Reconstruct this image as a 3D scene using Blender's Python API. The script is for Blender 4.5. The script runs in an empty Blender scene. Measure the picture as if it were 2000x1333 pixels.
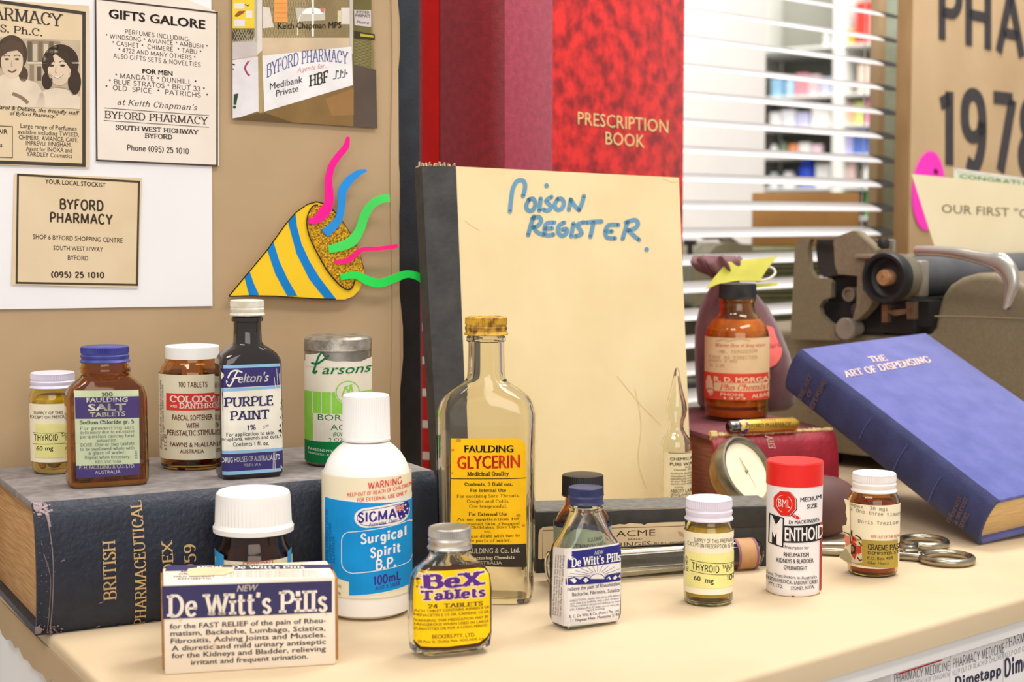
import bpy, bmesh, math, random
from math import sin, cos, pi, radians, sqrt, atan2, asin
from mathutils import Vector, Matrix, geometry
S = bpy.context.scene
COL = S.collection
random.seed(7)
# ------------------------------------------------------------------ camera
F = 3100.0                       # focal length in pixels of the 2000 x 1333 frame
H = 0.200                        # lens height above the counter
PIT = math.atan((666.5 - 430) / F)
cd = bpy.data.cameras.new('camera')
cam = bpy.data.objects.new('camera', cd)
COL.objects.link(cam)
cd.sensor_width = 36.0
cd.lens = F / 2000 * 36
cd.clip_start = 0.02
cd.dof.use_dof = True
cd.dof.focus_distance = 0.86
cd.dof.aperture_fstop = 13.0
cam.location = (0, 0, H)
cam.rotation_euler = (pi / 2 - PIT, 0, 0)
S.camera = cam
# ------------------------------------------------------------------ world, lamps, exposure
W = bpy.data.worlds.new('world')
S.world = W
W.use_nodes = True
W.node_tree.nodes['Background'].inputs[0].default_value = (1.0, 0.965, 0.93, 1)
W.node_tree.nodes['Background'].inputs[1].default_value = 0.45


def area(name, loc, target, sx, sy, watts, color=(1, 0.965, 0.925)):
    l = bpy.data.lights.new(name, 'AREA')
    l.shape = 'RECTANGLE'
    l.size, l.size_y, l.energy, l.color = sx, sy, watts, color
    o = bpy.data.objects.new(name, l)
    COL.objects.link(o)
    o.location = loc
    o.rotation_euler = (Vector(target) - Vector(loc)).to_track_quat('-Z', 'Y').to_euler()
    return o


area('ceiling_tube_light', (0.9, 0.2, 1.9), (0.35, 0.95, 0.0), 1.3, 0.30, 16)
area('ceiling_tube_light', (-0.8, -0.1, 1.7), (-0.1, 0.95, 0.1), 1.2, 0.30, 12)
area('ceiling_tube_light', (0.9, 1.45, 2.0), (0.5, 1.45, 0.1), 1.2, 0.30, 11)
area('front_fill_light', (0.35, -1.5, 0.9), (0.12, 1.0, 0.12), 1.8, 1.1, 14)  # added fill from behind the camera for faces turned to the viewer
area('dispensary_fill_light', (1.1, 5.0, 2.4), (1.2, 6.4, 0.3), 2.0, 1.2, 75)  # separate area lamp for the far shelves
area('dispensary_fill_light', (0.45, 1.45, 1.5), (0.05, 2.0, 0.3), 0.5, 0.5, 13)  # added lamp near the white partition to brighten it
vs = S.view_settings
vs.view_transform = 'Standard'
vs.look = 'None'
vs.gamma = 1.0
vs.use_curve_mapping = False
vs.exposure = 0.36
S.cycles.max_bounces = 14
S.cycles.transmission_bounces = 14
S.cycles.transparent_max_bounces = 12
S.cycles.sample_clamp_indirect = 6.0
S.cycles.use_denoising = True


# ------------------------------------------------------------------ picking points of the place
def ray(px, py):
    yc = (666.5 - py) / F
    return Vector(((px - 1000) / F, cos(PIT) + yc * sin(PIT), -sin(PIT) + yc * cos(PIT)))


def gnd(px, py, z=0.0):
    d = ray(px, py)
    return Vector((0, 0, H)) + d * ((z - H) / d.z)


def zat(px, py, Y):
    d = ray(px, py)
    return H + d.z * Y / d.y


def hit(px, py, P, N):
    d = ray(px, py)
    o = Vector((0, 0, H))
    return o + d * ((Vector(P) - o).dot(N) / d.dot(N))


def frame(yaw, loc, tilt=0.0):
    """x along the thing's width (yaw from the picture plane), y away from the viewer, z up; tilt leans the top back"""
    return Matrix.Translation(Vector(loc)) @ Matrix.Rotation(radians(yaw), 4, 'Z') @ Matrix.Rotation(-radians(tilt), 4, 'X')


# ------------------------------------------------------------------ materials
def lin(c):
    r = []
    for v in c[:3]:
        v /= 255.0
        r.append(v / 12.92 if v <= 0.04045 else ((v + 0.055) / 1.055) ** 2.4)
    return (r[0], r[1], r[2], 1.0)


MATS = {}


def mat(name, c=(200, 200, 200), rough=0.55, metal=0.0, c2=None, scale=60.0, amt=None, bump=0.0, bscale=None,
        trans=0.0, ior=1.45, spec=0.5, coat=0.0, detail=4.0, sheen=0.0, stretch=None, contrast=None):
    if name in MATS:
        return MATS[name]
    m = bpy.data.materials.new(name)
    m.use_nodes = True
    nt = m.node_tree
    b = nt.nodes['Principled BSDF']
    b.inputs['Roughness'].default_value = rough
    b.inputs['Metallic'].default_value = metal
    b.inputs['Transmission Weight'].default_value = trans
    b.inputs['IOR'].default_value = ior
    b.inputs['Specular IOR Level'].default_value = spec
    b.inputs['Coat Weight'].default_value = coat
    b.inputs['Sheen Weight'].default_value = sheen
    b.inputs['Base Color'].default_value = lin(c)
    m.diffuse_color = lin(c)
    if c2 is None and trans == 0:
        c2 = tuple(max(0, v * 0.93) for v in c)
    if c2 is not None or bump:
        tc = nt.nodes.new('ShaderNodeTexCoord')
        src = tc.outputs['Object']
        if stretch:
            mp = nt.nodes.new('ShaderNodeMapping')
            mp.inputs['Scale'].default_value = stretch
            nt.links.new(src, mp.inputs[0])
            src = mp.outputs[0]
    if c2 is not None:
        n = nt.nodes.new('ShaderNodeTexNoise')
        n.inputs['Scale'].default_value = scale
        n.inputs['Detail'].default_value = detail
        nt.links.new(src, n.inputs['Vector'])
        rp = nt.nodes.new('ShaderNodeValToRGB')
        lo, hi = contrast or (0.35, 0.65)
        rp.color_ramp.elements[0].position = lo
        rp.color_ramp.elements[1].position = hi
        rp.color_ramp.elements[0].color = lin(c2)
        rp.color_ramp.elements[1].color = lin(c)
        nt.links.new(n.outputs[0], rp.inputs[0])
        nt.links.new(rp.outputs[0], b.inputs['Base Color'])
    if bump:
        n2 = nt.nodes.new('ShaderNodeTexNoise')
        n2.inputs['Scale'].default_value = bscale or scale
        n2.inputs['Detail'].default_value = 5.0
        nt.links.new(src, n2.inputs['Vector'])
        bp = nt.nodes.new('ShaderNodeBump')
        bp.inputs['Strength'].default_value = min(1.0, bump)
        bp.inputs['Distance'].default_value = 0.0006
        nt.links.new(n2.outputs[0], bp.inputs['Height'])
        nt.links.new(bp.outputs[0], b.inputs['Normal'])
    MATS[name] = m
    return m


def glass(name, c, rough=0.02, ior=1.48):
    return mat(name, c, rough=rough, trans=1.0, ior=ior)


def ink(c):
    return mat('ink_%02x%02x%02x' % tuple(int(v) for v in c), c, rough=0.7, spec=0.2)


# ------------------------------------------------------------------ mesh building
class MB:
    def __init__(s):
        s.v, s.f, s.m = [], [], []

    def add(s, vs, fs, mi=0):
        k = len(s.v)
        s.v += [tuple(p) for p in vs]
        for f in fs:
            s.f.append([i + k for i in f])
            s.m.append(mi)
        return s

    def box(s, lo, hi, bev=0.0, seg=2, mi=0, M=None):
        bm = bmesh.new()
        bmesh.ops.create_cube(bm, size=1.0)
        lo, hi = Vector(lo), Vector(hi)
        c, d = (lo + hi) / 2, hi - lo
        for v in bm.verts:
            v.co = Vector((v.co.x * d.x, v.co.y * d.y, v.co.z * d.z)) + c
        if bev:
            bmesh.ops.bevel(bm, geom=list(bm.edges), offset=bev, segments=seg, affect='EDGES', profile=0.5)
        bm.verts.index_update()
        P = [M @ v.co if M else v.co.copy() for v in bm.verts]
        s.add(P, [[v.index for v in f.verts] for f in bm.faces], mi)
        bm.free()
        return s

    def loft(s, rings, cap0=True, cap1=True, mi=0, flip=False, mis=None):
        n = len(rings[0])
        vs = [p for r in rings for p in r]
        for i in range(len(rings) - 1):
            fs = []
            for j in range(n):
                a, b = i * n + j, i * n + (j + 1) % n
                fs.append([a, b, b + n, a + n])
            if i == 0:
                k = len(s.v)
                s.v += [tuple(p) for p in vs]
            for f in fs:
                s.f.append([q + k for q in (f[::-1] if flip else f)])
                s.m.append(mis[i] if mis else mi)
        if cap0:
            f = [k + j for j in range(n)][::-1]
            s.f.append(f[::-1] if flip else f)
            s.m.append(mis[0] if mis else mi)
        if cap1:
            f = [k + (len(rings) - 1) * n + j for j in range(n)]
            s.f.append(f[::-1] if flip else f)
            s.m.append(mis[-1] if mis else mi)
        return s

    def lathe(s, prof, seg=64, cap0=True, cap1=True, mi=0, flip=False, knurl=(), depth=0.0, mis=None, c=(0, 0)):
        """prof: (z, r) from the bottom up; rings whose index is in knurl are toothed"""
        rings = []
        for i, (z, r) in enumerate(prof):
            ring = []
            for j in range(seg):
                a = 2 * pi * j / seg
                rr = r - (depth if (i in knurl and j % 2) else 0)
                ring.append((c[0] + rr * cos(a), c[1] + rr * sin(a), z))
            rings.append(ring)
        return s.loft(rings, cap0, cap1, mi, flip, mis)

    def superloft(s, rows, seg=64, cap0=True, cap1=True, mi=0, flip=False):
        """rows: (z, a, b, n) superellipse rings"""
        rings = []
        for z, a, b, n in rows:
            ring = []
            for j in range(seg):
                t = 2 * pi * (j + 0.5) / seg
                ct, st = cos(t), sin(t)
                ring.append((a * math.copysign(abs(ct) ** (2 / n), ct), b * math.copysign(abs(st) ** (2 / n), st), z))
            rings.append(ring)
        return s.loft(rings, cap0, cap1, mi, flip)

    def tube(s, pts, r, seg=12, mi=0, flat=1.0, up=(0, 0, 1), closed=False, caps=True):
        pts = [Vector(p) for p in pts]
        n = len(pts)
        rs = r if isinstance(r, (list, tuple)) else [r] * n
        up = Vector(up)
        rings = []
        for i in range(n):
            if closed:
                t = (pts[(i + 1) % n] - pts[i - 1]).normalized()
            else:
                t = (pts[min(i + 1, n - 1)] - pts[max(i - 1, 0)]).normalized()
            a = t.cross(up)
            if a.length < 1e-6:
                a = t.cross(Vector((1, 0, 0)))
            a.normalize()
            b = a.cross(t).normalized()
            rings.append([pts[i] + a * (rs[i] * cos(q)) + b * (rs[i] * flat * sin(q)) for q in [2 * pi * j / seg for j in range(seg)]])
        if closed:
            rings.append(rings[0])
            return s.loft(rings, False, False, mi)
        return s.loft(rings, caps, caps, mi)

    def prism(s, poly, mp, d0, d1, mi=0, mside=None):
        """poly: 2-D outline (any winding); mp(x, y, d) -> 3-D; faces at d0 and d1 with walls between"""
        n = len(poly)
        tris = geometry.tessellate_polygon([[Vector((p[0], p[1], 0)) for p in poly]])
        A = [mp(p[0], p[1], d0) for p in poly]
        B = [mp(p[0], p[1], d1) for p in poly]
        s.add(A + B, [list(t) for t in tris] + [[i + n for i in t][::-1] for t in tris], mi)
        k = len(s.v) - 2 * n
        for i in range(n):
            j = (i + 1) % n
            s.f.append([k + i, k + j, k + n + j, k + n + i])
            s.m.append(mi if mside is None else mside)
        return s

    def xform(s, M, k=0):
        for i in range(k, len(s.v)):
            s.v[i] = tuple(M @ Vector(s.v[i]))
        return s

    def obj(s, name, mats, parent=None, M=None, sharp=35, recalc=True, fix=None):
        me = bpy.data.meshes.new(name)
        me.from_pydata(s.v, [], s.f)
        if not isinstance(mats, (list, tuple)):
            mats = [mats]
        for m in mats:
            me.materials.append(m)
        me.polygons.foreach_set('material_index', [min(i, len(mats) - 1) for i in s.m])
        if recalc:
            bm = bmesh.new()
            bm.from_mesh(me)
            bmesh.ops.recalc_face_normals(bm, faces=bm.faces)
            bm.to_mesh(me)
            bm.free()
        me.polygons.foreach_set('use_smooth', [True] * len(me.polygons))
        me.set_sharp_from_angle(angle=radians(sharp))
        me.update()
        o = bpy.data.objects.new(name, me)
        COL.objects.link(o)
        if M is not None:
            o.matrix_world = M
        if parent is not None:
            o.parent = parent
        return o


def tag(o, label, cat, group=None):
    o['label'] = label
    o['category'] = cat
    if group:
        o['group'] = group
    return o


def struct(o):
    o['kind'] = 'structure'
    return o


class Thing:
    """an Empty at the thing's base that parents its parts; parts are written in its own frame"""

    def __init__(s, name, label, cat, M, group=None):
        s.root = bpy.data.objects.new(name, None)
        s.root.empty_display_size = 0.01
        COL.objects.link(s.root)
        s.M = M.copy()
        s.Mi = M.inverted()
        s.root.matrix_world = s.M
        tag(s.root, label, cat, group)

    def part(s, name, mb, mats, parent=None, label=None, sharp=35, recalc=True):
        o = mb.obj(name, mats, parent or s.root, None, sharp, recalc)
        if label:
            o['label'] = label
        return o


# ------------------------------------------------------------------ lettering
def arc(cx, cy, rx, ry, a0, a1, n=None):
    n = n or max(4, int(abs(a1 - a0) / 18))
    return [(cx + rx * cos(radians(a0 + (a1 - a0) * i / n)), cy + ry * sin(radians(a0 + (a1 - a0) * i / n))) for i in range(n + 1)]


def spline(p, n=6):
    if len(p) < 3:
        return list(p)
    q = [p[0]] + list(p) + [p[-1]]
    out = []
    for i in range(1, len(q) - 2):
        a, b, c, d = q[i - 1], q[i], q[i + 1], q[i + 2]
        for j in range(n):
            t = j / n
            out.append(tuple(0.5 * (2 * b[k] + (c[k] - a[k]) * t + (2 * a[k] - 5 * b[k] + 4 * c[k] - d[k]) * t * t + (3 * b[k] - a[k] - 3 * c[k] + d[k]) * t ** 3) for k in range(len(b))))
    out.append(tuple(p[-1]))
    return out


def stroke(pts, wfun):
    """a ribbon of quads along pts (2-D); wfun(dx, dy) gives the half width"""
    n = len(pts)
    L, R = [], []
    for i in range(n):
        a, b = pts[max(i - 1, 0)], pts[min(i + 1, n - 1)]
        dx, dy = b[0] - a[0], b[1] - a[1]
        d = math.hypot(dx, dy) or 1e-9
        dx, dy = dx / d, dy / d
        w = wfun(dx, dy)
        L.append((pts[i][0] - dy * w, pts[i][1] + dx * w))
        R.append((pts[i][0] + dy * w, pts[i][1] - dx * w))
    return L + R, [[i, i + 1, n + i + 1, n + i] for i in range(n - 1)]


GLY = {  # width; strokes: L lines, A arcs, C curves (cap height 1, x height .66)
    'A': '.9 L.08,0,.45,1 L.45,1,.82,0 L.2,.34,.7,.34', 'B': '.78 L.14,0,.14,1 L.14,1,.42,1 A.42,.77,.23,.23,90,-90 L.42,.54,.14,.54 L.14,0,.45,0 A.45,.27,.26,.27,90,-90',
    'C': '.82 A.44,.5,.35,.5,42,318 T.72,.9,.72,.66', 'D': '.88 L.14,0,.14,1 L.14,1,.38,1 A.38,.5,.38,.5,90,-90 L.38,0,.14,0',
    'E': '.74 L.14,0,.14,1 L.14,1,.6,1 L.14,.52,.5,.52 L.14,0,.64,0', 'F': '.68 L.14,0,.14,1 L.14,1,.6,1 L.14,.5,.48,.5',
    'G': '.88 A.44,.5,.35,.5,45,330 L.76,.46,.76,.06 T.72,.9,.72,.7', 'H': '.92 L.15,0,.15,1 L.75,0,.75,1 L.15,.52,.75,.52',
    'I': '.38 L.19,0,.19,1', 'J': '.58 C.4,1,.4,.25,.28,.02,.1,.12', 'K': '.88 L.14,0,.14,1 L.74,1,.16,.42 L.34,.58,.78,0',
    'L': '.7 L.14,0,.14,1 L.14,0,.62,0', 'M': '1.08 L.13,0,.15,1 L.15,1,.53,.06 L.53,.06,.9,1 L.9,1,.93,0', 'N': '.94 L.15,0,.15,1 L.15,1,.77,0 L.77,0,.77,1',
    'O': '.9 A.45,.5,.37,.5,0,360', 'P': '.74 L.14,0,.14,1 L.14,1,.42,1 A.42,.73,.26,.27,90,-90 L.42,.46,.14,.46', 'Q': '.9 A.45,.5,.37,.5,0,360 L.5,.25,.8,-.1',
    'R': '.84 L.14,0,.14,1 L.14,1,.42,1 A.42,.74,.25,.26,90,-90 L.42,.48,.14,.48 L.4,.48,.76,0', 'S': '.66 C.55,.8,.45,.96,.3,1,.14,.92,.1,.76,.2,.6,.45,.44,.57,.28,.52,.08,.35,0,.18,.03,.09,.2 T.56,.96,.56,.74 T.08,.04,.08,.26',
    'T': '.82 L.41,0,.41,1 L.06,1,.76,1', 'U': '.9 C.14,1,.14,.4,.2,.12,.45,0,.7,.12,.76,.4,.76,1', 'V': '.88 L.06,1,.44,0 L.44,0,.82,1',
    'W': '1.22 L.05,1,.32,0 L.32,0,.6,.95 L.6,.95,.88,0 L.88,0,1.16,1', 'X': '.86 L.08,1,.78,0 L.08,0,.78,1', 'Y': '.84 L.06,1,.42,.46 L.78,1,.42,.46 L.42,.46,.42,0', 'Z': '.76 L.1,1,.66,1 L.66,1,.08,0 L.08,0,.68,0',
    '0': '.7 A.35,.5,.26,.5,0,360', '1': '.5 L.29,0,.29,1 L.06,.82,.29,.9', '2': '.66 C.1,.75,.18,.95,.36,1,.54,.92,.54,.68,.36,.4,.1,.02 L.08,.02,.6,.02', '3': '.64 C.1,.86,.3,1,.5,.9,.5,.62,.3,.53 C.3,.53,.56,.44,.56,.14,.3,0,.08,.14',
    '4': '.7 L.46,0,.46,1 L.46,1,.06,.3 L.06,.3,.64,.3', '5': '.64 L.52,1,.16,1 L.16,1,.13,.56 C.13,.56,.34,.64,.54,.5,.54,.14,.32,0,.08,.12', '6': '.68 C.52,.92,.3,.98,.14,.7,.12,.3,.2,.06,.4,0,.56,.14,.56,.44,.4,.58,.2,.52,.13,.36',
    '7': '.64 L.08,1,.58,1 L.58,1,.26,0', '8': '.68 A.34,.75,.2,.24,0,360 A.34,.26,.25,.26,0,360', '9': '.68 C.16,.08,.38,.02,.54,.3,.56,.7,.48,.94,.28,1,.12,.86,.12,.56,.28,.42,.48,.48,.55,.64',
    'a': '.64 C.12,.52,.22,.66,.4,.64,.48,.5,.48,.3 L.48,.45,.48,0 C.48,.4,.2,.36,.1,.2,.2,.01,.36,.03,.48,.16', 'b': '.68 L.14,0,.14,1 A.34,.33,.22,.32,0,360', 'c': '.58 A.33,.33,.24,.33,40,320', 'd': '.7 L.52,0,.52,1 A.32,.33,.21,.32,0,360',
    'e': '.62 C.1,.36,.54,.36,.54,.36,.48,.6,.32,.66,.14,.56,.09,.33,.15,.1,.33,0,.54,.12', 'f': '.46 C.46,.9,.34,1,.22,.86,.22,0 L.06,.64,.42,.64', 'g': '.66 A.32,.35,.21,.3,0,360 C.53,.66,.53,-.1,.36,-.28,.12,-.2', 'h': '.72 L.14,0,.14,1 C.14,.46,.34,.66,.54,.56,.56,.4,.56,0',
    'i': '.36 L.18,0,.18,.66 D.18,.88', 'j': '.36 C.2,.66,.2,-.1,.05,-.26 D.2,.88', 'k': '.7 L.14,0,.14,1 L.54,.66,.16,.28 L.3,.4,.6,0', 'l': '.36 L.18,0,.18,1', 'm': '1.06 L.14,0,.14,.66 C.14,.46,.3,.66,.48,.58,.52,.4,.52,0 C.52,.46,.7,.66,.86,.58,.9,.4,.9,0',
    'n': '.72 L.14,0,.14,.66 C.14,.46,.34,.66,.54,.56,.56,.4,.56,0', 'o': '.66 A.33,.33,.24,.33,0,360', 'p': '.7 L.14,-.3,.14,.66 A.35,.33,.22,.32,0,360', 'q': '.7 L.54,-.3,.54,.66 A.33,.33,.22,.32,0,360', 'r': '.52 L.14,0,.14,.66 C.14,.42,.28,.62,.46,.6',
    's': '.52 C.44,.54,.28,.67,.12,.56,.16,.4,.36,.28,.42,.12,.26,0,.08,.12', 't': '.46 C.2,.92,.2,.14,.3,.01,.44,.08 L.05,.64,.42,.64', 'u': '.72 C.14,.66,.14,.2,.24,.01,.46,.12,.54,.3 L.54,.66,.54,0', 'v': '.64 L.06,.66,.32,0 L.32,0,.58,.66', 'w': '.94 L.05,.66,.26,0 L.26,0,.46,.62 L.46,.62,.67,0 L.67,0,.88,.66',
    'x': '.64 L.08,.66,.56,0 L.08,0,.56,.66', 'y': '.64 L.06,.66,.32,.02 C.58,.66,.32,.02,.2,-.26,.06,-.24', 'z': '.58 L.1,.64,.5,.64 L.5,.64,.08,.02 L.08,.02,.52,.02',
    '.': '.3 D.14,.06', ',': '.3 L.16,.08,.08,-.14', "'": '.26 L.14,1.0,.1,.76', '-': '.44 L.06,.32,.38,.32', '&': '.86 C.74,.5,.5,.02,.24,.02,.1,.2,.3,.5,.48,.76,.36,.96,.22,.86,.3,.55,.78,.0', '(': '.4 C.34,1.05,.14,.7,.14,.3,.34,-.1', ')': '.4 C.08,1.05,.28,.7,.28,.3,.08,-.1', ':': '.3 D.14,.06 D.14,.5', '*': '.5 L.25,.55,.25,.9 L.1,.62,.4,.82 L.1,.82,.4,.62', '%': '.9 A.2,.78,.15,.2,0,360 A.68,.22,.15,.2,0,360 L.7,1,.2,0', '/': '.5 L.05,-.05,.45,1',
}
GC = {}


def glyph(ch, thick, thin, serif):
    key = (ch, thick, thin, serif)
    if key in GC:
        return GC[key]
    if ch not in GLY:
        GC[key] = (0.36, [], [])
        return GC[key]
    tok = GLY[ch].split()
    V, Fc = [], []

    def put(pts, wf):
        v, f = stroke(pts, wf)
        k = len(V)
        V.extend(v)
        Fc.extend([[i + k for i in q] for q in f])

    def wf(dx, dy):
        return (thin + (thick - thin) * abs(dy) ** 1.3) / 2

    for t in tok[1:]:
        c, n = t[0], [float(x) for x in t[1:].split(',')]
        if c == 'T' and not serif:
            continue
        if c == 'D':
            r = thick * 0.6
            put([(n[0], n[1] - r), (n[0], n[1] + r)], lambda dx, dy: r)
            continue
        if c == 'A':
            pts = arc(*n)
            put(pts, wf)
            continue
        pts = [(n[i], n[i + 1]) for i in range(0, len(n), 2)]
        if c == 'C':
            pts = spline(pts, 4)
        put(pts, wf)
        if serif:
            for e, q in ((pts[0], pts[1]), (pts[-1], pts[-2])):
                dx, dy = q[0] - e[0], q[1] - e[1]
                on = min(abs(e[1] - k) for k in (0, 1, .66, -.3)) < 0.012
                if on and abs(dy) > 0.7 * abs(dx) and ch not in "',.()/%":
                    up = 1 if dy > 0 else -1
                    w = thick * 0.5 + serif
                    put([(e[0] - w, e[1] + up * thin * 0.5), (e[0] + w, e[1] + up * thin * 0.5)], lambda a, b: thin * 0.55)
                elif abs(dy) < 0.02 and ch in 'EFLTZz' and e[0] > 0.3 or (abs(dy) < .02 and ch in 'TZ' and e[0] < .12):
                    s2 = -1 if e[1] > 0.8 else 1
                    if 0.2 < e[1] < 0.8:
                        put([(e[0], e[1] - .1), (e[0], e[1] + .1)], lambda a, b: thin * 0.6)
                    else:
                        put([(e[0], e[1] - s2 * thin * .5), (e[0], e[1] + s2 * 0.22)], lambda a, b: thin * 0.6)
    GC[key] = (float(tok[0]), V, Fc)
    return GC[key]


FONTS = {}


def font(n):
    if n not in FONTS:
        try:
            FONTS[n] = bpy.data.fonts.load(bpy.utils.system_resource('DATAFILES', path='fonts') + '/' + n)
        except Exception:
            FONTS[n] = None
    return FONTS[n]


TC = {}
CH_ = {}


def CAPH(fn):
    if fn not in CH_:
        cu = bpy.data.curves.new('t', 'FONT')
        cu.body = 'H'
        if fn:
            cu.font = fn
        o = bpy.data.objects.new('t', cu)
        me = bpy.data.meshes.new_from_object(o)
        CH_[fn] = max(v.co.y for v in me.vertices)
        bpy.data.objects.remove(o)
        bpy.data.curves.remove(cu)
        bpy.data.meshes.remove(me)
    return CH_[fn]




def text2d(s, style):
    """outline of a line of text: (verts, faces) with cap height 1 and its left end at 0, and its width"""
    key = (s, style)
    if key in TC:
        return TC[key]
    kind = style.split('-')[0]
    if kind in ('serif', 'slab', 'fat', 'fine', 'thin', 'grot', 'grotm', 'grotl'):
        th, tn, se = {'serif': (.15, .06, .09), 'slab': (.2, .11, .1), 'fat': (.29, .15, .13), 'fine': (.11, .07, .05), 'thin': (.085, .075, 0), 'grot': (.215, .175, 0), 'grotm': (.16, .135, 0), 'grotl': (.115, .10, 0)}[kind]
        sp = {'serif': .04, 'slab': .05, 'fat': .12, 'fine': .05, 'thin': .05, 'grot': .09, 'grotm': .06, 'grotl': .05}[kind]
        V, Fc, x = [], [], 0.0
        for ch in s:
            w, v, f = glyph(ch, th, tn, se)
            k = len(V)
            V += [(p[0] + x, p[1]) for p in v]
            Fc += [[i + k for i in q] for q in f]
            x += w + sp
    else:
        cu = bpy.data.curves.new('t', 'FONT')
        cu.body = s
        cu.resolution_u = 2
        fn = font('DejaVuSansMono.woff2') if kind == 'mono' else None
        if fn:
            cu.font = fn
        o = bpy.data.objects.new('t', cu)
        me = bpy.data.meshes.new_from_object(o)
        cap = CAPH(fn)
        V0 = [(v.co.x / cap, v.co.y / cap) for v in me.vertices]
        F0 = [list(p.vertices) for p in me.polygons]
        bpy.data.objects.remove(o)
        bpy.data.curves.remove(cu)
        bpy.data.meshes.remove(me)
        w = {'bold': .022, 'black': .045, 'semi': .010}.get(kind, 0)
        V, Fc = [], []
        for dx, dy in ([(-1, 0), (1, 0), (0, .5), (0, -.5)] if w else [(0, 0)]) + ([(-1, .5), (1, -.5)] if w > .04 else []):
            k = len(V)
            V += [(p[0] + dx * w, p[1] + dy * w) for p in V0]
            Fc += [[i + k for i in f] for f in F0]
    if '-i' in style:
        V = [(p[0] + p[1] * 0.26, p[1]) for p in V]
    if not V:
        TC[key] = ([], [], 1.0)
        return TC[key]
    x0, x1 = min(p[0] for p in V), max(p[0] for p in V)
    V = [(p[0] - x0, p[1]) for p in V]
    TC[key] = (V, Fc, x1 - x0)
    return TC[key]


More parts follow.
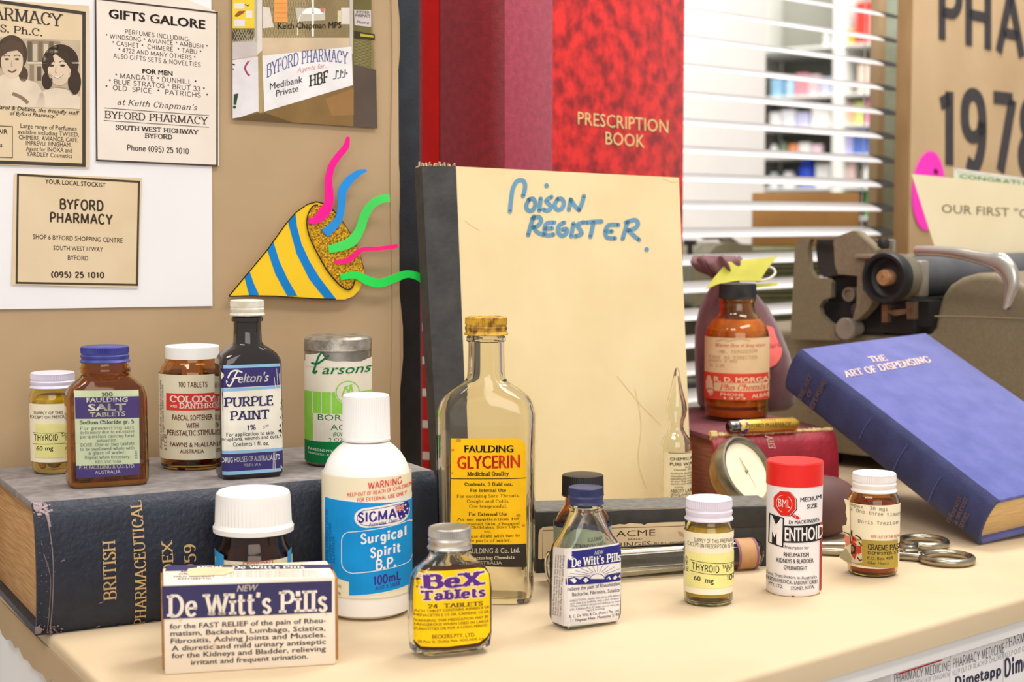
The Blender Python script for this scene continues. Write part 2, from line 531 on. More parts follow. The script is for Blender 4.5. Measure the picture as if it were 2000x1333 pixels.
class Sheet:
    """printed matter: flat shapes and lettering laid out in a view of the photograph, then set on a real surface"""
    STEP = 5e-5

    def __init__(s, ox=0, oy=0, sc=1.0):
        s.view(ox, oy, sc)
        s.items = []
        s.mats = []

    def view(s, ox, oy, sc):
        s.o = (ox, oy, sc)

    def mi(s, m):
        if isinstance(m, tuple):
            m = ink(m)
        if m not in s.mats:
            s.mats.append(m)
        return s.mats.index(m)

    def P(s, p):
        return (s.o[0] + p[0] / s.o[2], s.o[1] + p[1] / s.o[2])

    def raw(s, V, Fc, m, L):
        s.items.append(([s.P(p) for p in V], Fc, s.mi(m), L))

    def poly(s, pts, m, L=1):
        tr = geometry.tessellate_polygon([[Vector((p[0], p[1], 0)) for p in pts]])
        s.raw(list(pts), [list(t) for t in tr], m, L)

    def rect(s, x0, y0, x1, y1, m, L=1):
        s.raw([(x0, y0), (x1, y0), (x1, y1), (x0, y1)], [[0, 1, 2, 3]], m, L)

    def ell(s, cx, cy, rx, ry, m, L=1, n=28, a0=0, a1=360):
        pts = arc(cx, cy, rx, ry, a0, a1, n)
        s.poly(pts[:-1] if a1 - a0 == 360 else pts, m, L)

    def ring(s, cx, cy, rx, ry, w, m, L=1, a0=0, a1=360):
        s.line(arc(cx, cy, rx, ry, a0, a1, 36), w, m, L)

    def line(s, pts, w, m, L=2, smooth=False):
        if smooth:
            pts = spline(pts, 6)
        v, f = stroke(pts, lambda a, b: w / 2)
        s.raw(v, f, m, L)

    def frame(s, pts, w, m, L=2):
        n = len(pts)
        for i in range(n):
            a, b = pts[i], pts[(i + 1) % n]
            d = math.hypot(b[0] - a[0], b[1] - a[1]) or 1
            e = ((b[0] - a[0]) / d * w / 2, (b[1] - a[1]) / d * w / 2)
            s.line([(a[0] - e[0], a[1] - e[1]), (b[0] + e[0], b[1] + e[1])], w, m, L)

    def hand(s, paths, w, m, L=2):
        for p in paths:
            if len(p) == 1:
                s.ell(p[0][0], p[0][1], w * .55, w * .6, m, L, 10)
                continue
            q = spline(p, 6)
            s.line(q, w, m, L)
            for e in (q[0], q[-1]):
                s.ell(e[0], e[1], w / 2, w / 2, m, L, 10)

    def text(s, t, x0, y0, x1=None, y1=None, h=20, m=(40, 36, 34), st='sans', up=None, L=2, align='l', arch=0.0, h1=None):
        """baseline from (x0, y0) to (x1, y1), capitals h tall; x1 None keeps the natural width"""
        V, Fc, w = text2d(t, st)
        if not V:
            return
        if x1 is None:
            wd = w * h
            x0 = x0 - (wd / 2 if align == 'c' else wd if align == 'r' else 0)
            x1 = x0 + wd
        if y1 is None:
            y1 = y0
        bx, by = (x1 - x0), (y1 - y0)
        ux, uy = up or (0, -1)
        out = []
        for p in V:
            k = p[0] / w
            hh = h if h1 is None else h + (h1 - h) * k
            a = -arch * 4 * k * (1 - k)
            out.append((x0 + bx * k + ux * p[1] * hh, y0 + by * k + uy * p[1] * hh + a))
        s.raw(out, Fc, m, L)

    def lines(s, rows, m=(40, 36, 34), st='sans', **kw):
        for r in rows:
            s.text(*r, m=m, st=st, **kw)

    def build(s, name, mp, parent=None, cuts=None, M=None, ycuts=None, off=0.00012, thick=0.0, mats_back=None):
        """mp(px, py, d) -> 3-D point d above the surface, in the parent's frame"""
        bm = bmesh.new()
        lay = bm.verts.layers.float.new('d')
        for V, Fc, mi, L in s.items:
            vs = []
            for p in V:
                v = bm.verts.new((p[0], p[1], 0))
                v[lay] = L
                vs.append(v)
            for f in Fc:
                try:
                    q = bm.faces.new([vs[i] for i in f])
                    q.material_index = mi
                except ValueError:
                    pass
        for x in cuts or ():
            bmesh.ops.bisect_plane(bm, geom=bm.verts[:] + bm.edges[:] + bm.faces[:], plane_co=(x, 0, 0), plane_no=(1, 0, 0), dist=1e-6)
        for y in ycuts or ():
            bmesh.ops.bisect_plane(bm, geom=bm.verts[:] + bm.edges[:] + bm.faces[:], plane_co=(0, y, 0), plane_no=(0, 1, 0), dist=1e-6)
        for v in bm.verts:
            v.co = mp(v.co.x, v.co.y, off + s.STEP * v[lay])
        me = bpy.data.meshes.new(name)
        for m in s.mats:
            me.materials.append(m)
        bm.to_mesh(me)
        bm.free()
        o = bpy.data.objects.new(name, me)
        COL.objects.link(o)
        if M is not None:
            o.matrix_world = M
        if parent is not None:
            o.parent = parent
        return o


def on_plane(T, P, N):
    """maps photograph points onto the plane (world point P, unit normal N towards the viewer) in T's frame"""
    N = Vector(N).normalized()
    return lambda px, py, d=0.0: T.Mi @ (hit(px, py, P, N) + N * d)


class Identity:
    M = Matrix.Identity(4)
    Mi = Matrix.Identity(4)
# ================================================================== materials in common
BLK = (44, 40, 38)
KRAFT = mat('kraft_paper', (188, 161, 126), rough=0.8, c2=(176, 149, 114), scale=9, bump=0.9, bscale=22, detail=8, spec=0.25)
KRAFT_TOP = mat('kraft_counter_paper', (210, 188, 154), rough=0.72, c2=(200, 177, 143), scale=7, bump=0.35, bscale=30, detail=8, spec=0.3)
WHITE = mat('white_paint', (238, 234, 230), rough=0.5, c2=(230, 226, 222), scale=5)
PAPER_W = mat('white_paper', (240, 236, 236), rough=0.75, c2=(235, 231, 231), scale=14, spec=0.2)
NEWS = mat('old_newsprint', (226, 205, 172), rough=0.85, c2=(218, 194, 158), scale=25, spec=0.15)
NEWS_W = mat('pale_newsprint', (236, 224, 212), rough=0.85, c2=(230, 217, 202), scale=25, spec=0.15)
NAVY_CLOTH = mat('navy_book_cloth', (30, 37, 54), rough=0.42, c2=(22, 28, 42), scale=90, bump=0.8, bscale=380, spec=.55)
PAGES = mat('aged_page_edges', (206, 165, 118), rough=0.85, c2=(178, 132, 86), scale=40, stretch=(1, 1, 30), bump=0.4, bscale=60, spec=0.15)
STEEL = mat('steel', (176, 168, 150), rough=0.28, metal=1.0, c2=(150, 142, 122), scale=80)
ALU = mat('aluminium_cap', (205, 203, 200), rough=0.33, metal=0.9, c2=(190, 188, 184), scale=120)
LILAC = mat('lilac_white_enamel', (226, 219, 232), rough=0.42, c2=(214, 206, 221), scale=60)
CAPWHITE = mat('white_enamel', (236, 232, 230), rough=0.4, c2=(224, 219, 214), scale=60)
PLASTIC_W = mat('white_plastic', (242, 239, 234), rough=0.38, c2=(238, 234, 228), scale=30)
BLACK_P = mat('black_bakelite', (40, 38, 38), rough=0.42, c2=(34, 32, 32), scale=40)
AMBER = glass('amber_glass', (230, 184, 96), rough=0.03)
AMBER_D = glass('dark_amber_glass', (206, 142, 96), rough=0.03)
CLEAR = glass('clear_glass', (250, 250, 242), rough=0.015)
CLEAR_O = glass('old_clear_glass', (247, 243, 228), rough=0.02)
YELLOWG = glass('olive_amber_glass', (252, 243, 186), rough=0.03)

# ================================================================== the counter, wrapped in brown paper
LA, LB = gnd(0, 1150), gnd(190, 1333)
FA, FB = gnd(1500, 1310), gnd(2000, 1167)
dl = (LB - LA).normalized()
df = (FB - FA).normalized()
den = dl.x * df.y - dl.y * df.x
tt = ((FA.x - LA.x) * df.y - (FA.y - LA.y) * df.x) / den
CORNER = LA + dl * tt
BACKL = LA - dl * 0.50
FRONTR = FA + df * 0.95
BACKR = Vector((0.800, 2.13, 0))
BACKM = Vector((0.050, 1.380, 0))
NF = Vector((df.y, -df.x, 0))            # out of the counter's front
NL = Vector((dl.y, -dl.x, 0))
if NL.x > 0:
    NL = -NL
CT = Thing('display_counter', 'long counter top wrapped in brown kraft paper carrying the whole display', 'counter', Matrix.Translation(CORNER + Vector((0, 0, -0.95))))


def poly_slab(pts, z0, z1, bev=0.0):
    bm = bmesh.new()
    lo = [bm.verts.new((p.x, p.y, z0)) for p in pts]
    hi = [bm.verts.new((p.x, p.y, z1)) for p in pts]
    n = len(pts)
    for i in range(n):
        bm.faces.new([lo[i], lo[(i + 1) % n], hi[(i + 1) % n], hi[i]])
    top = bm.faces.new(hi)
    bm.faces.new(lo[::-1])
    if bev:
        bmesh.ops.bevel(bm, geom=list(top.edges) + [e for e in bm.edges if abs(e.verts[0].co.z - e.verts[1].co.z) > 1e-4], offset=bev, segments=5, affect='EDGES', profile=0.5)
    bm.verts.index_update()
    mb = MB().add([v.co.copy() for v in bm.verts], [[v.index for v in f.verts] for f in bm.faces])
    bm.free()
    return mb


def inset(pts, d):
    """shrink the counter outline by d on its two visible sides"""
    return [pts[0] - NF * d - NL * d, pts[1] - NF * d] + pts[2:-1] + [pts[-1] - NL * d]


OUT = [CORNER, FRONTR, BACKR, BACKM, BACKL]
CT.part('paper_cover', poly_slab(OUT, -0.0125, 0.0, 0.0032).xform(CT.Mi), KRAFT_TOP)
CT.part('rail', poly_slab(inset(OUT, 0.0025), -0.0205, -0.0122, 0.0).xform(CT.Mi), WHITE, label='white rail under the paper edge')
INN = inset(OUT, 0.05)
CT.part('back_panel', poly_slab([INN[0] - NF * 0.06, INN[1] - NF * 0.06] + INN[2:], -0.95, -0.0205).xform(CT.Mi), WHITE)
SH = inset(OUT, 0.004)
SH = [SH[0], SH[1], SH[1] - NF * 0.14, SH[0] - NF * 0.14]
CT.part('shelf', poly_slab(SH, -0.118, -0.108).xform(CT.Mi), WHITE)
EP = inset(OUT, 0.004)
CT.part('end_panel', poly_slab([EP[0], EP[0] - NL * 0.018, EP[4] - NL * 0.018, EP[4]], -0.95, -0.0205).xform(CT.Mi), WHITE)
# ragged overhang of the paper on the counter's left side
rag = [(0, 0.0)]
k = 0
random.seed(3)
mb = MB()
ppts = []
for i in range(41):
    t = i / 40 * 0.42
    ppts.append((t, -0.019 - 0.006 * random.random() - (0.004 if 12 < i < 20 else 0)))
poly = [(0, -0.006)] + ppts + [(0.42, -0.006)]
mb.prism(poly, lambda x, y, d: CORNER - dl * x + NL * d + Vector((0, 0, y)), 0.0003, 0.0008)
CT.part('torn_paper_edge', mb.xform(CT.Mi), KRAFT)
sh = Sheet(1700, 1200, 6.667)
PF = FA + NF * -0.0025
sh.poly([(355, 772), (930, 588), (930, 606), (355, 794)], (170, 38, 40))
sh.build('red_strip', on_plane(CT, PF, NF), CT.root, off=0.0003)

# medicine cartons on the shelf under the counter
DKB = (62, 62, 82)


def carton(x0, x1, label, rows, grp='medicine cartons under the counter'):
    P = FA - NF * 0.006
    a = hit(x0, 1300, P, NF)
    b = hit(x1, 1290, P, NF)
    a.z = b.z = -0.108
    M = Matrix.Translation(a)
    T = Thing('medicine_carton', label, 'box', M, grp)
    e = 0.0004
    pts = [a + df * e, b - df * e, b - df * e - NF * 0.05, a + df * e - NF * 0.05]
    T.part('carton', poly_slab(pts, -0.108, -0.0212, 0.0006).xform(T.Mi), mat('carton_white', (232, 226, 224), rough=0.4, c2=(228, 222, 220), scale=8))
    s = Sheet(1700, 1200, 6.667)
    for r in rows:
        s.text(*r[0], m=r[1], st=r[2], h=r[3])
    s.build('printing', on_plane(T, P, NF), T.root)
    return T


carton(1741, 1857, 'white medicine carton under the counter, partly cut off by the picture bottom', [
    (('PHARMACY MEDICINE', 308, 900, 1032, 728), (96, 92, 100), 'thin', 112), (('KEEP OUT OF REACH OF CHILDREN', 300, 1000, 1022, 812), (150, 148, 152), 'thin', 58)])
carton(1857, 1961, 'white medicine carton with bold dark blue name, middle of the three below the counter', [
    (('PHARMACY MEDICINE', 1075, 708, 1742, 500), (88, 86, 96), 'thin', 122), (('KEEP OUT OF REACH OF CHILDREN', 1070, 802, 1738, 572), (128, 126, 132), 'thin', 62),
    (('Dimetapp', 1100, 962, 1700, 790), DKB, 'grot', 132)])
carton(1961, 2040, 'white medicine carton nearest the far end of the counter shelf', [
    (('PHARMACY', 1762, 440, 2150, 318), (88, 86, 96), 'thin', 122), (('KEEP OUT OF REACH', 1752, 566, 2180, 420), (128, 126, 132), 'thin', 62),
    (('Dimetapp', 1745, 815, 2330, 640), DKB, 'grot', 220)])

# ================================================================== the paper-covered display board (left)
C28, S28 = cos(radians(28)), sin(radians(28))
WP = Vector((-0.130, 0.947, 0))
WN = Vector((S28, -C28, 0))
BD = Thing('display_board', 'upright board covered in brown kraft paper behind the bottles and clippings', 'display board', frame(28, WP))


def wl(px, py):
    return BD.Mi @ hit(px, py, WP, WN)


xr = wl(780, 300).x
prof = []
for py in range(-260, 1000, 60):
    prof.append((wl(777 + 5 * sin(py * 0.021) + (6 if py > 520 else 0), py).x, wl(780, py).z))
prof = [p for p in prof if p[1] > 0]
poly = [(-0.62, 0.0), (prof[-1][0], 0.0)] + prof[::-1] + [(-0.62, prof[0][1])]
BD.part('kraft_covering', MB().prism(poly, lambda x, y, d: Vector((x, -d, y)), -0.012, 0.0), KRAFT)
fl = [(wl(763 + 2 * sin(py * .013), py).x, wl(763, py).z) for py in range(-240, 960, 60)]
fl = [p for p in fl if p[1] > 0]
BD.part('folded_edge', MB().prism([(fl[-1][0], 0)] + fl[::-1] + [(xr - .001, fl[0][1]), (xr - .001, 0)], lambda x, y, d: Vector((x, -d, y)), 0.0002, 0.0014), KRAFT)


def paper(name, label, cat, pts, base, d0, thick, sheet=None, P=WP, N=WN, group=None, edge=None, pname='printing'):
    c = hit(*pts[0], P, N)
    T = Identity()
    T.M = Matrix.Translation(c)
    T.Mi = T.M.inverted()
    mp = on_plane(T, P, N)
    o = MB().prism(pts, mp, d0, d0 + thick).obj(name, base, None, T.M, sharp=30)
    tag(o, label, cat, group)
    if sheet:
        sheet.build(pname, mp, o, off=d0 + thick + 4e-5)
    return o, T


paper('paper_sheet', 'large white backing sheet on the board under the newspaper clippings', 'paper', [(-170, -120), (411, -120), (414, 598), (-170, 607)], PAPER_W, 0.0006, 0.0005)

# --- clipping: gifts
s = Sheet(0, 0, 4.0386)
K = (74, 66, 60)
s.frame([(746, -8), (1704, 104), (1704, 1308), (757, 1266)], 13, K)
s.text('GIFTS GALORE', 850, 143, 1612, 232, 68, K, 'black')
s.lines([('PERFUMES INCLUDING:', 980, 268, 1488, 330, 34), ('* WINDSONG * AVIANCE * AMBUSH *', 828, 300, 1630, 388, 33), ('* CASHET *  CHIMERE  * TABU *', 880, 358, 1580, 432, 34),
         ('* 4722 AND MANY OTHERS *', 928, 412, 1534, 476, 33), ('ALSO GIFTS SETS & NOVELTIES', 886, 457, 1574, 530, 34)], m=K, st='grotl')
s.text('FOR MEN', 1116, 580, 1354, 600, 36, K, 'black')
s.lines([('* MANDATE * DUNHILL *', 902, 615, 1542, 670, 37), ('* BLUE STRATOS * BRUT 33 *', 852, 660, 1608, 725, 36), ('*  OLD  SPICE  *  PATRICHS  *', 825, 706, 1634, 775, 36)], m=K, st='grotl')
s.text("at Keith Chapman's", 920, 826, 1548, 872, 44, K, 'fine-i')
s.line([(812, 853), (1642, 914)], 4, K)
s.text('BYFORD PHARMACY', 818, 932, 1636, 984, 56, K, 'serif')
s.line([(812, 952), (1640, 1006)], 4, K)
s.text('SOUTH WEST HIGHWAY', 904, 1022, 1560, 1062, 34, K, 'slab')
s.text('BYFORD', 1134, 1088, 1352, 1100, 34, K, 'slab')
s.text('Phone (095) 25 1010', 996, 1186, 1482, 1216, 42, K, 'grotm')
paper('newspaper_clipping', 'tall bordered clipping advertising perfumes and gifts', 'clipping', [(186, 0), (302, -28), (424, 25), (426, 325), (185, 313)], NEWS_W, 0.0016, 0.0003, s, group='newspaper clippings')
# --- clipping: staff photograph
s = Sheet(0, 0, 4.0386)
s.frame([(-420, -40), (655, 108), (655, 1305), (-420, 1265)], 26, K)
s.text('PHARMACY', -240, 128, 492, 215, 96, K, 'serif')
s.text('M.P.S. Ph.C.', -200, 232, 326, 288, 56, K, 'serif')
HT = (196, 176, 150)
s.poly([(-300, 285), (628, 322), (628, 864), (-300, 828)], HT, 1)
s.poly([(205, 318), (470, 330), (470, 500), (215, 495)], (160, 140, 116), 2)
for i, c in enumerate([(110, 96, 80), (206, 190, 166), (130, 112, 92), (214, 198, 172), (120, 104, 86), (200, 182, 156)]):
    s.rect(212 + i * 42, 330 + (i % 2) * 20, 246 + i * 42, 488, c, 3)
s.rect(205, 492, 625, 506, (222, 208, 184), 3)
for i in range(7):
    s.rect(228 + i * 58, 512 + (i % 3) * 14, 262 + i * 58, 640, [(150, 130, 106), (108, 92, 76), (190, 170, 144)][i % 3], 2)
# two women: hair, face, features, clothes
s.poly([(-120, 838), (-60, 640), (20, 590), (150, 610), (290, 660), (345, 760), (350, 852)], (226, 208, 184), 3)
s.ell(85, 430, 125, 150, (86, 70, 56), 3)
s.ell(178, 590, 36, 60, (86, 70, 56), 3)
s.ell(88, 490, 88, 132, (222, 198, 170), 4)
s.poly([(-20, 470), (0, 350), (90, 310), (170, 350), (186, 450), (130, 400), (60, 410)], (96, 78, 62), 5)
for ex in (48, 128):
    s.ell(ex, 470, 18, 8, (84, 68, 56), 5, 12)
    s.line([(ex - 26, 446), (ex, 438), (ex + 26, 446)], 7, (110, 90, 72), 5, True)
s.line([(88, 480), (82, 520), (94, 526)], 5, (180, 154, 128), 5, True)
s.line([(56, 556), (90, 572), (124, 552)], 12, (120, 88, 74), 5, True)
s.line([(92, 740), (160, 770), (215, 815)], 26, (140, 120, 98), 5, True)
s.poly([(265, 848), (310, 740), (380, 690), (470, 700), (560, 720), (628, 770), (628, 862)], (230, 212, 188), 3)
s.ell(470, 500, 145, 148, (70, 56, 46), 3)
s.ell(366, 640, 42, 70, (70, 56, 46), 4)
s.ell(580, 650, 52, 100, (70, 56, 46), 4)
s.ell(462, 550, 92, 128, (226, 202, 174), 4)
s.poly([(352, 530), (380, 430), (410, 440), (420, 480), (370, 540)], (74, 60, 50), 5)
s.poly([(420, 420), (520, 410), (570, 520), (556, 560), (500, 480)], (74, 60, 50), 5)
for ex in (400, 486):
    s.ell(ex, 520, 20, 9, (72, 58, 48), 5, 12)
    s.line([(ex - 24, 494), (ex, 484), (ex + 24, 492)], 7, (96, 78, 64), 5, True)
s.line([(436, 530), (428, 572), (444, 578)], 5, (186, 160, 134), 5, True)
s.line([(400, 594), (446, 616), (494, 590)], 15, (246, 232, 212), 5, True)
s.line([(398, 592), (446, 620), (496, 588)], 4, (130, 96, 82), 6, True)
s.line([(390, 700), (440, 690), (520, 700), (570, 755)], 8, (190, 170, 146), 5, True)
s.text('Left: Carol & Debbie, the friendly staff', -140, 852, 620, 908, 30, K, 'semi-i', L=6)
s.text('of Byford Pharmacy."', 72, 908, 452, 934, 30, K, 'semi-i')
s.lines([('Large range of Perfumes', 156, 1010, 598, 1034, 34), ('available including TWEED,', 134, 1056, 616, 1080, 33), ('CHIMERE, AVIANCE, CAFE,', 142, 1100, 612, 1124, 34), ('IMPREVU, FINGHAM.', 198, 1146, 556, 1162, 34),
         ('Agent for INOXA and', 198, 1190, 562, 1206, 34), ('YARDLEY Cosmetics', 204, 1232, 562, 1248, 34)], m=K, st='sans')
s.frame([(-200, 985), (92, 1000), (92, 1246), (-200, 1236)], 5, K)
s.text('HAIR', -60, 1050, 54, 1058, 34, K, 'bold')
s.text('Gifts', -70, 1160, 12, 1163, 34, K, 'bold')
paper('newspaper_clipping', 'clipping with a grey photograph of two smiling women', 'clipping', [(-120, -6), (172, 12), (173, 328), (-120, 318)], NEWS, 0.0017, 0.0003, s, group='newspaper clippings')
# --- clipping: local stockist
s = Sheet(0, 320, 4.443)
s.frame([(150, 95), (1198, 158), (1180, 1050), (138, 1032)], 17, (80, 68, 50))
K2 = (70, 58, 44)
s.text('YOUR LOCAL STOCKIST', 386, 172, 910, 206, 38, K2, 'semi')
s.text('BYFORD', 512, 392, 892, 408, 84, K2, 'grot')
s.text('PHARMACY', 426, 506, 972, 526, 82, K2, 'grot')
s.lines([('SHOP 6 BYFORD SHOPPING CENTRE', 280, 652, 1056, 686, 40), ("SOUTH WEST H'WAY", 456, 748, 886, 762, 38), ('BYFORD', 582, 834, 758, 840, 40)], m=K2, st='sans')
s.text('(095) 25 1010', 436, 984, 898, 990, 46, K2, 'grot')
paper('newspaper_clipping', 'small landscape clipping with a bold pharmacy name on the white sheet', 'clipping', [(27, 339), (275, 348), (268, 563), (21, 556)], NEWS, 0.0016, 0.0003, s, group='newspaper clippings')

# --- colour print of the shop front
s = Sheet(430, 0, 4.4425)
s.poly([(98, -300), (1285, -300), (1350, 1112), (98, 1030)], (150, 130, 92), 1)                      # mesh window ground
s.poly([(98, 330), (1140, 330), (1150, 450), (98, 520)], (214, 190, 158), 2)
s.poly([(98, 360), (320, 350), (322, 480), (98, 520)], (206, 194, 188), 3)
s.rect(98, -300, 288, 248, (240, 208, 66), 3)
s.rect(110, 30, 200, 80, (232, 224, 218), 4)
s.poly([(110, 145), (150, 100), (210, 96), (190, 120), (140, 150)], (150, 92, 50), 4)
s.rect(212, 96, 270, 160, (236, 228, 222), 4)
s.rect(112, 176, 205, 232, (232, 224, 220), 4)
s.line([(205, 40), (230, 55), (245, 40)], 10, (110, 110, 60), 4)
s.poly([(98, 260), (275, 260), (275, 358), (98, 372)], (84, 76, 58), 3)
for i in range(9):
    s.line([(98 + i * 24, 365), (150 + i * 24, 262)] if i < 6 else [(98 + i * 20, 362), (110 + i * 20, 300)], 4, (190, 176, 140), 4)
    s.line([(98 + i * 22, 262), (150 + i * 22, 362)] if i < 6 else [(98 + i * 20, 300), (110 + i * 20, 362)], 4, (190, 176, 140), 4)
s.rect(288, -300, 312, 365, (188, 176, 160), 3)
s.rect(312, -300, 354, 990, (226, 216, 206), 4)
s.poly([(312, 480), (354, 440), (368, 985), (325, 1000)], (176, 152, 104), 5)
for i in range(34):
    x = 360 + i * 23
    s.line([(x, 330), (x + 90, -60)], 4, (190, 172, 128) if i < 16 else (150, 134, 96), 3)
    s.line([(x, -60), (x + 90, 330)], 4, (190, 172, 128) if i < 16 else (150, 134, 96), 3)
s.rect(1125, -300, 1300, 700, (112, 104, 62), 3)
s.poly([(360, 60), (420, 70), (455, 240), (360, 250)], (226, 214, 200), 4)
s.poly([(640, 70), (900, 80), (900, 180), (660, 190)], (208, 198, 180), 4)
s.ell(790, 125, 90, 56, (252, 250, 246), 5, 24, 180, 360)
s.rect(784, -80, 802, 320, (244, 240, 232), 5)
s.line([(690, 130), (668, 190), (660, 310)], 9, (240, 234, 224), 5, True)
s.rect(458, -80, 574, 196, (244, 168, 92), 5)
for i in range(4):
    s.rect(464, 30 + i * 42, 568, 33 + i * 42, (214, 132, 66), 6)
s.rect(1038, 70, 1112, 214, (226, 214, 204), 4)
s.rect(1008, 96, 1040, 200, (222, 206, 160), 4)
s.ell(875, 90, 16, 20, (224, 120, 110), 6)
s.rect(1112, -100, 1142, 470, (200, 190, 176), 5)
s.text('Keith Chapman MPS', 490, 254, 1040, 246, 52, (66, 58, 50), 'bold', L=6)
s.poly([(1150, 88), (1298, 92), (1298, 238), (1155, 222)], (206, 194, 190), 5)
s.text('BYFORD', 1170, 118, 1282, 122, 22, (110, 100, 100), 'bold', L=6)
s.text('PHARMACY', 1160, 150, 1290, 156, 26, (90, 82, 82), 'bold', L=6)
s.text('Phone', 1170, 206, 1280, 214, 24, (110, 100, 100), 'bold-i', L=6)
s.poly([(1150, 270), (1330, 300), (1330, 352), (1150, 335)], (62, 56, 36), 5)
s.poly([(1205, 295), (1318, 312), (1318, 330), (1205, 318)], (196, 170, 60), 6)
for i in range(9):
    s.line([(1150, 380 + i * 26), (1335, 330 + i * 26)], 3, (160, 150, 104), 4)
    s.line([(1150, 340 + i * 26), (1335, 440 + i * 26)], 3, (160, 150, 104), 4)
s.poly([(1150, 560), (1340, 610), (1352, 1115), (1145, 1100)], (94, 80, 70), 5)
s.poly([(98, 1030), (370, 960), (1145, 745), (1160, 1100)], (138, 108, 66), 4)
s.poly([(900, 860), (1150, 770), (1155, 1000), (960, 1010)], (158, 118, 72), 5)
s.poly([(98, 1034), (360, 975), (620, 1065)], (104, 82, 50), 5)
s.poly([(355, 487), (1130, 407), (1140, 742), (372, 972)], (240, 236, 236), 6)
s.poly([(98, 525), (318, 494), (324, 965), (165, 1020), (98, 1030)], (228, 222, 224), 6)
BL = (96, 98, 150)
name = 'BYFORD PHARMACY'
s.text(name, 392, 678, 1100, 560, 112, BL, 'serif', L=8, arch=70, h1=102)
s.text('Agents for...', 655, 632, 930, 586, 40, (214, 120, 112), 'fine-i', L=8)
s.text('Medibank', 420, 782, 704, 716, 56, (84, 86, 78), 'semi', L=8)
s.text('Private', 474, 840, 668, 794, 54, (84, 86, 78), 'semi', L=8)
s.text('HBF', 760, 756, 926, 714, 98, (64, 62, 46), 'slab', L=8)
for i in range(3):
    x = 968 + i * 38
    s.line([(x, 690 - i * 6), (x + 24, 682 - i * 6), (x + 30, 612 - i * 4)], 10, (104, 104, 104), 8)
    s.ell(x + 42, 622 + i * 8, 8, 12, (104, 104, 104), 8, 10)
s.line([(98, 560), (118, 566)], 12, (60, 70, 66), 8)
s.line([(98, 600), (112, 604)], 10, (60, 70, 66), 8)
s.line([(235, 535), (205, 590), (225, 640), (245, 660)], 16, (168, 70, 92), 8, True)
s.line([(250, 530), (225, 545)], 8, (226, 130, 110), 8)
s.poly([(108, 822), (148, 812), (128, 912), (106, 912)], (48, 78, 52), 8)
s.ell(114, 932, 13, 13, (48, 78, 52), 8)
PRINT = mat('photo_print', (150, 128, 96), rough=0.3, c2=(140, 118, 86), scale=20)
paper('photograph', 'glossy colour photograph of a shop front on the kraft board', 'photograph', [(451, -70), (720, -70), (734, 251), (452, 232)], PRINT, 0.0012, 0.0006, s, pname='picture')

# ================================================================== party popper cut out of card
PPN = Thing('paper_decoration', 'yellow and blue striped party popper cutout with glittery mouth on the board', 'decoration', Matrix.Translation(hit(570, 500, WP, WN)))
pm = on_plane(PPN, WP, WN)
YEL = mat('yellow_card', (244, 200, 24), rough=0.55, c2=(240, 194, 20), scale=20)
s = Sheet(430, 260, 3.92)
V_ = s.P
cone = [(40, 1250), (150, 1115), (330, 900), (480, 690), (555, 605), (640, 545), (720, 523), (790, 545), (845, 595), (920, 690), (985, 790), (1040, 920), (1075, 1040), (1070, 1130), (1040, 1200), (990, 1250), (930, 1272), (860, 1272), (700, 1266), (400, 1245), (200, 1243)]
PPN.part('cone', MB().prism([V_(p) for p in cone], pm, 0.004, 0.0052), YEL)
DK = (38, 34, 26)
s.line([(44, 1247), (150, 1118), (330, 903), (480, 693), (555, 608)], 10, DK, 3)
s.line([(555, 608), (640, 548), (715, 527), (790, 548), (845, 598), (920, 694), (985, 794), (1040, 924), (1072, 1040)], 9, DK, 3)
s.line([(44, 1248), (200, 1243), (400, 1246), (700, 1266), (860, 1270)], 8, DK, 3)
BLU = (22, 132, 208)
s.poly([(165, 1108), (205, 1062), (235, 1150), (276, 1238), (200, 1240)], BLU)
s.poly([(338, 895), (385, 835), (430, 980), (490, 1110), (568, 1246), (490, 1244), (400, 1080)], BLU)
s.poly([(497, 685), (552, 612), (565, 720), (600, 850), (660, 980), (740, 1110), (862, 1268), (775, 1262), (660, 1120), (560, 920)], BLU)
s.build('stripes', pm, PPN.root, off=0.0053)
mouth = [(650, 620), (680, 565), (720, 548), (760, 560), (845, 605), (920, 700), (985, 800), (1040, 925), (1068, 1040), (1050, 1100), (1000, 1140), (985, 1190), (950, 1198), (880, 1150), (790, 1040), (700, 880), (648, 740)]
GLIT = mat('gold_glitter', (236, 180, 40), rough=0.3, metal=0.55, c2=(150, 104, 20), scale=900, bump=1.0, bscale=1200, contrast=(.42, .58))
gm = PPN.part('glitter_mouth', MB().prism([V_(p) for p in mouth], pm, 0.0054, 0.0060), GLIT)
s2 = Sheet(430, 260, 3.92)
s2.line([(720, 552), (680, 562), (645, 625), (636, 700), (655, 790), (700, 890), (790, 1050), (880, 1155), (945, 1197), (985, 1175), (1000, 1125)], 9, DK, 2, True)
s2.build('outline', pm, gm, off=0.0061)
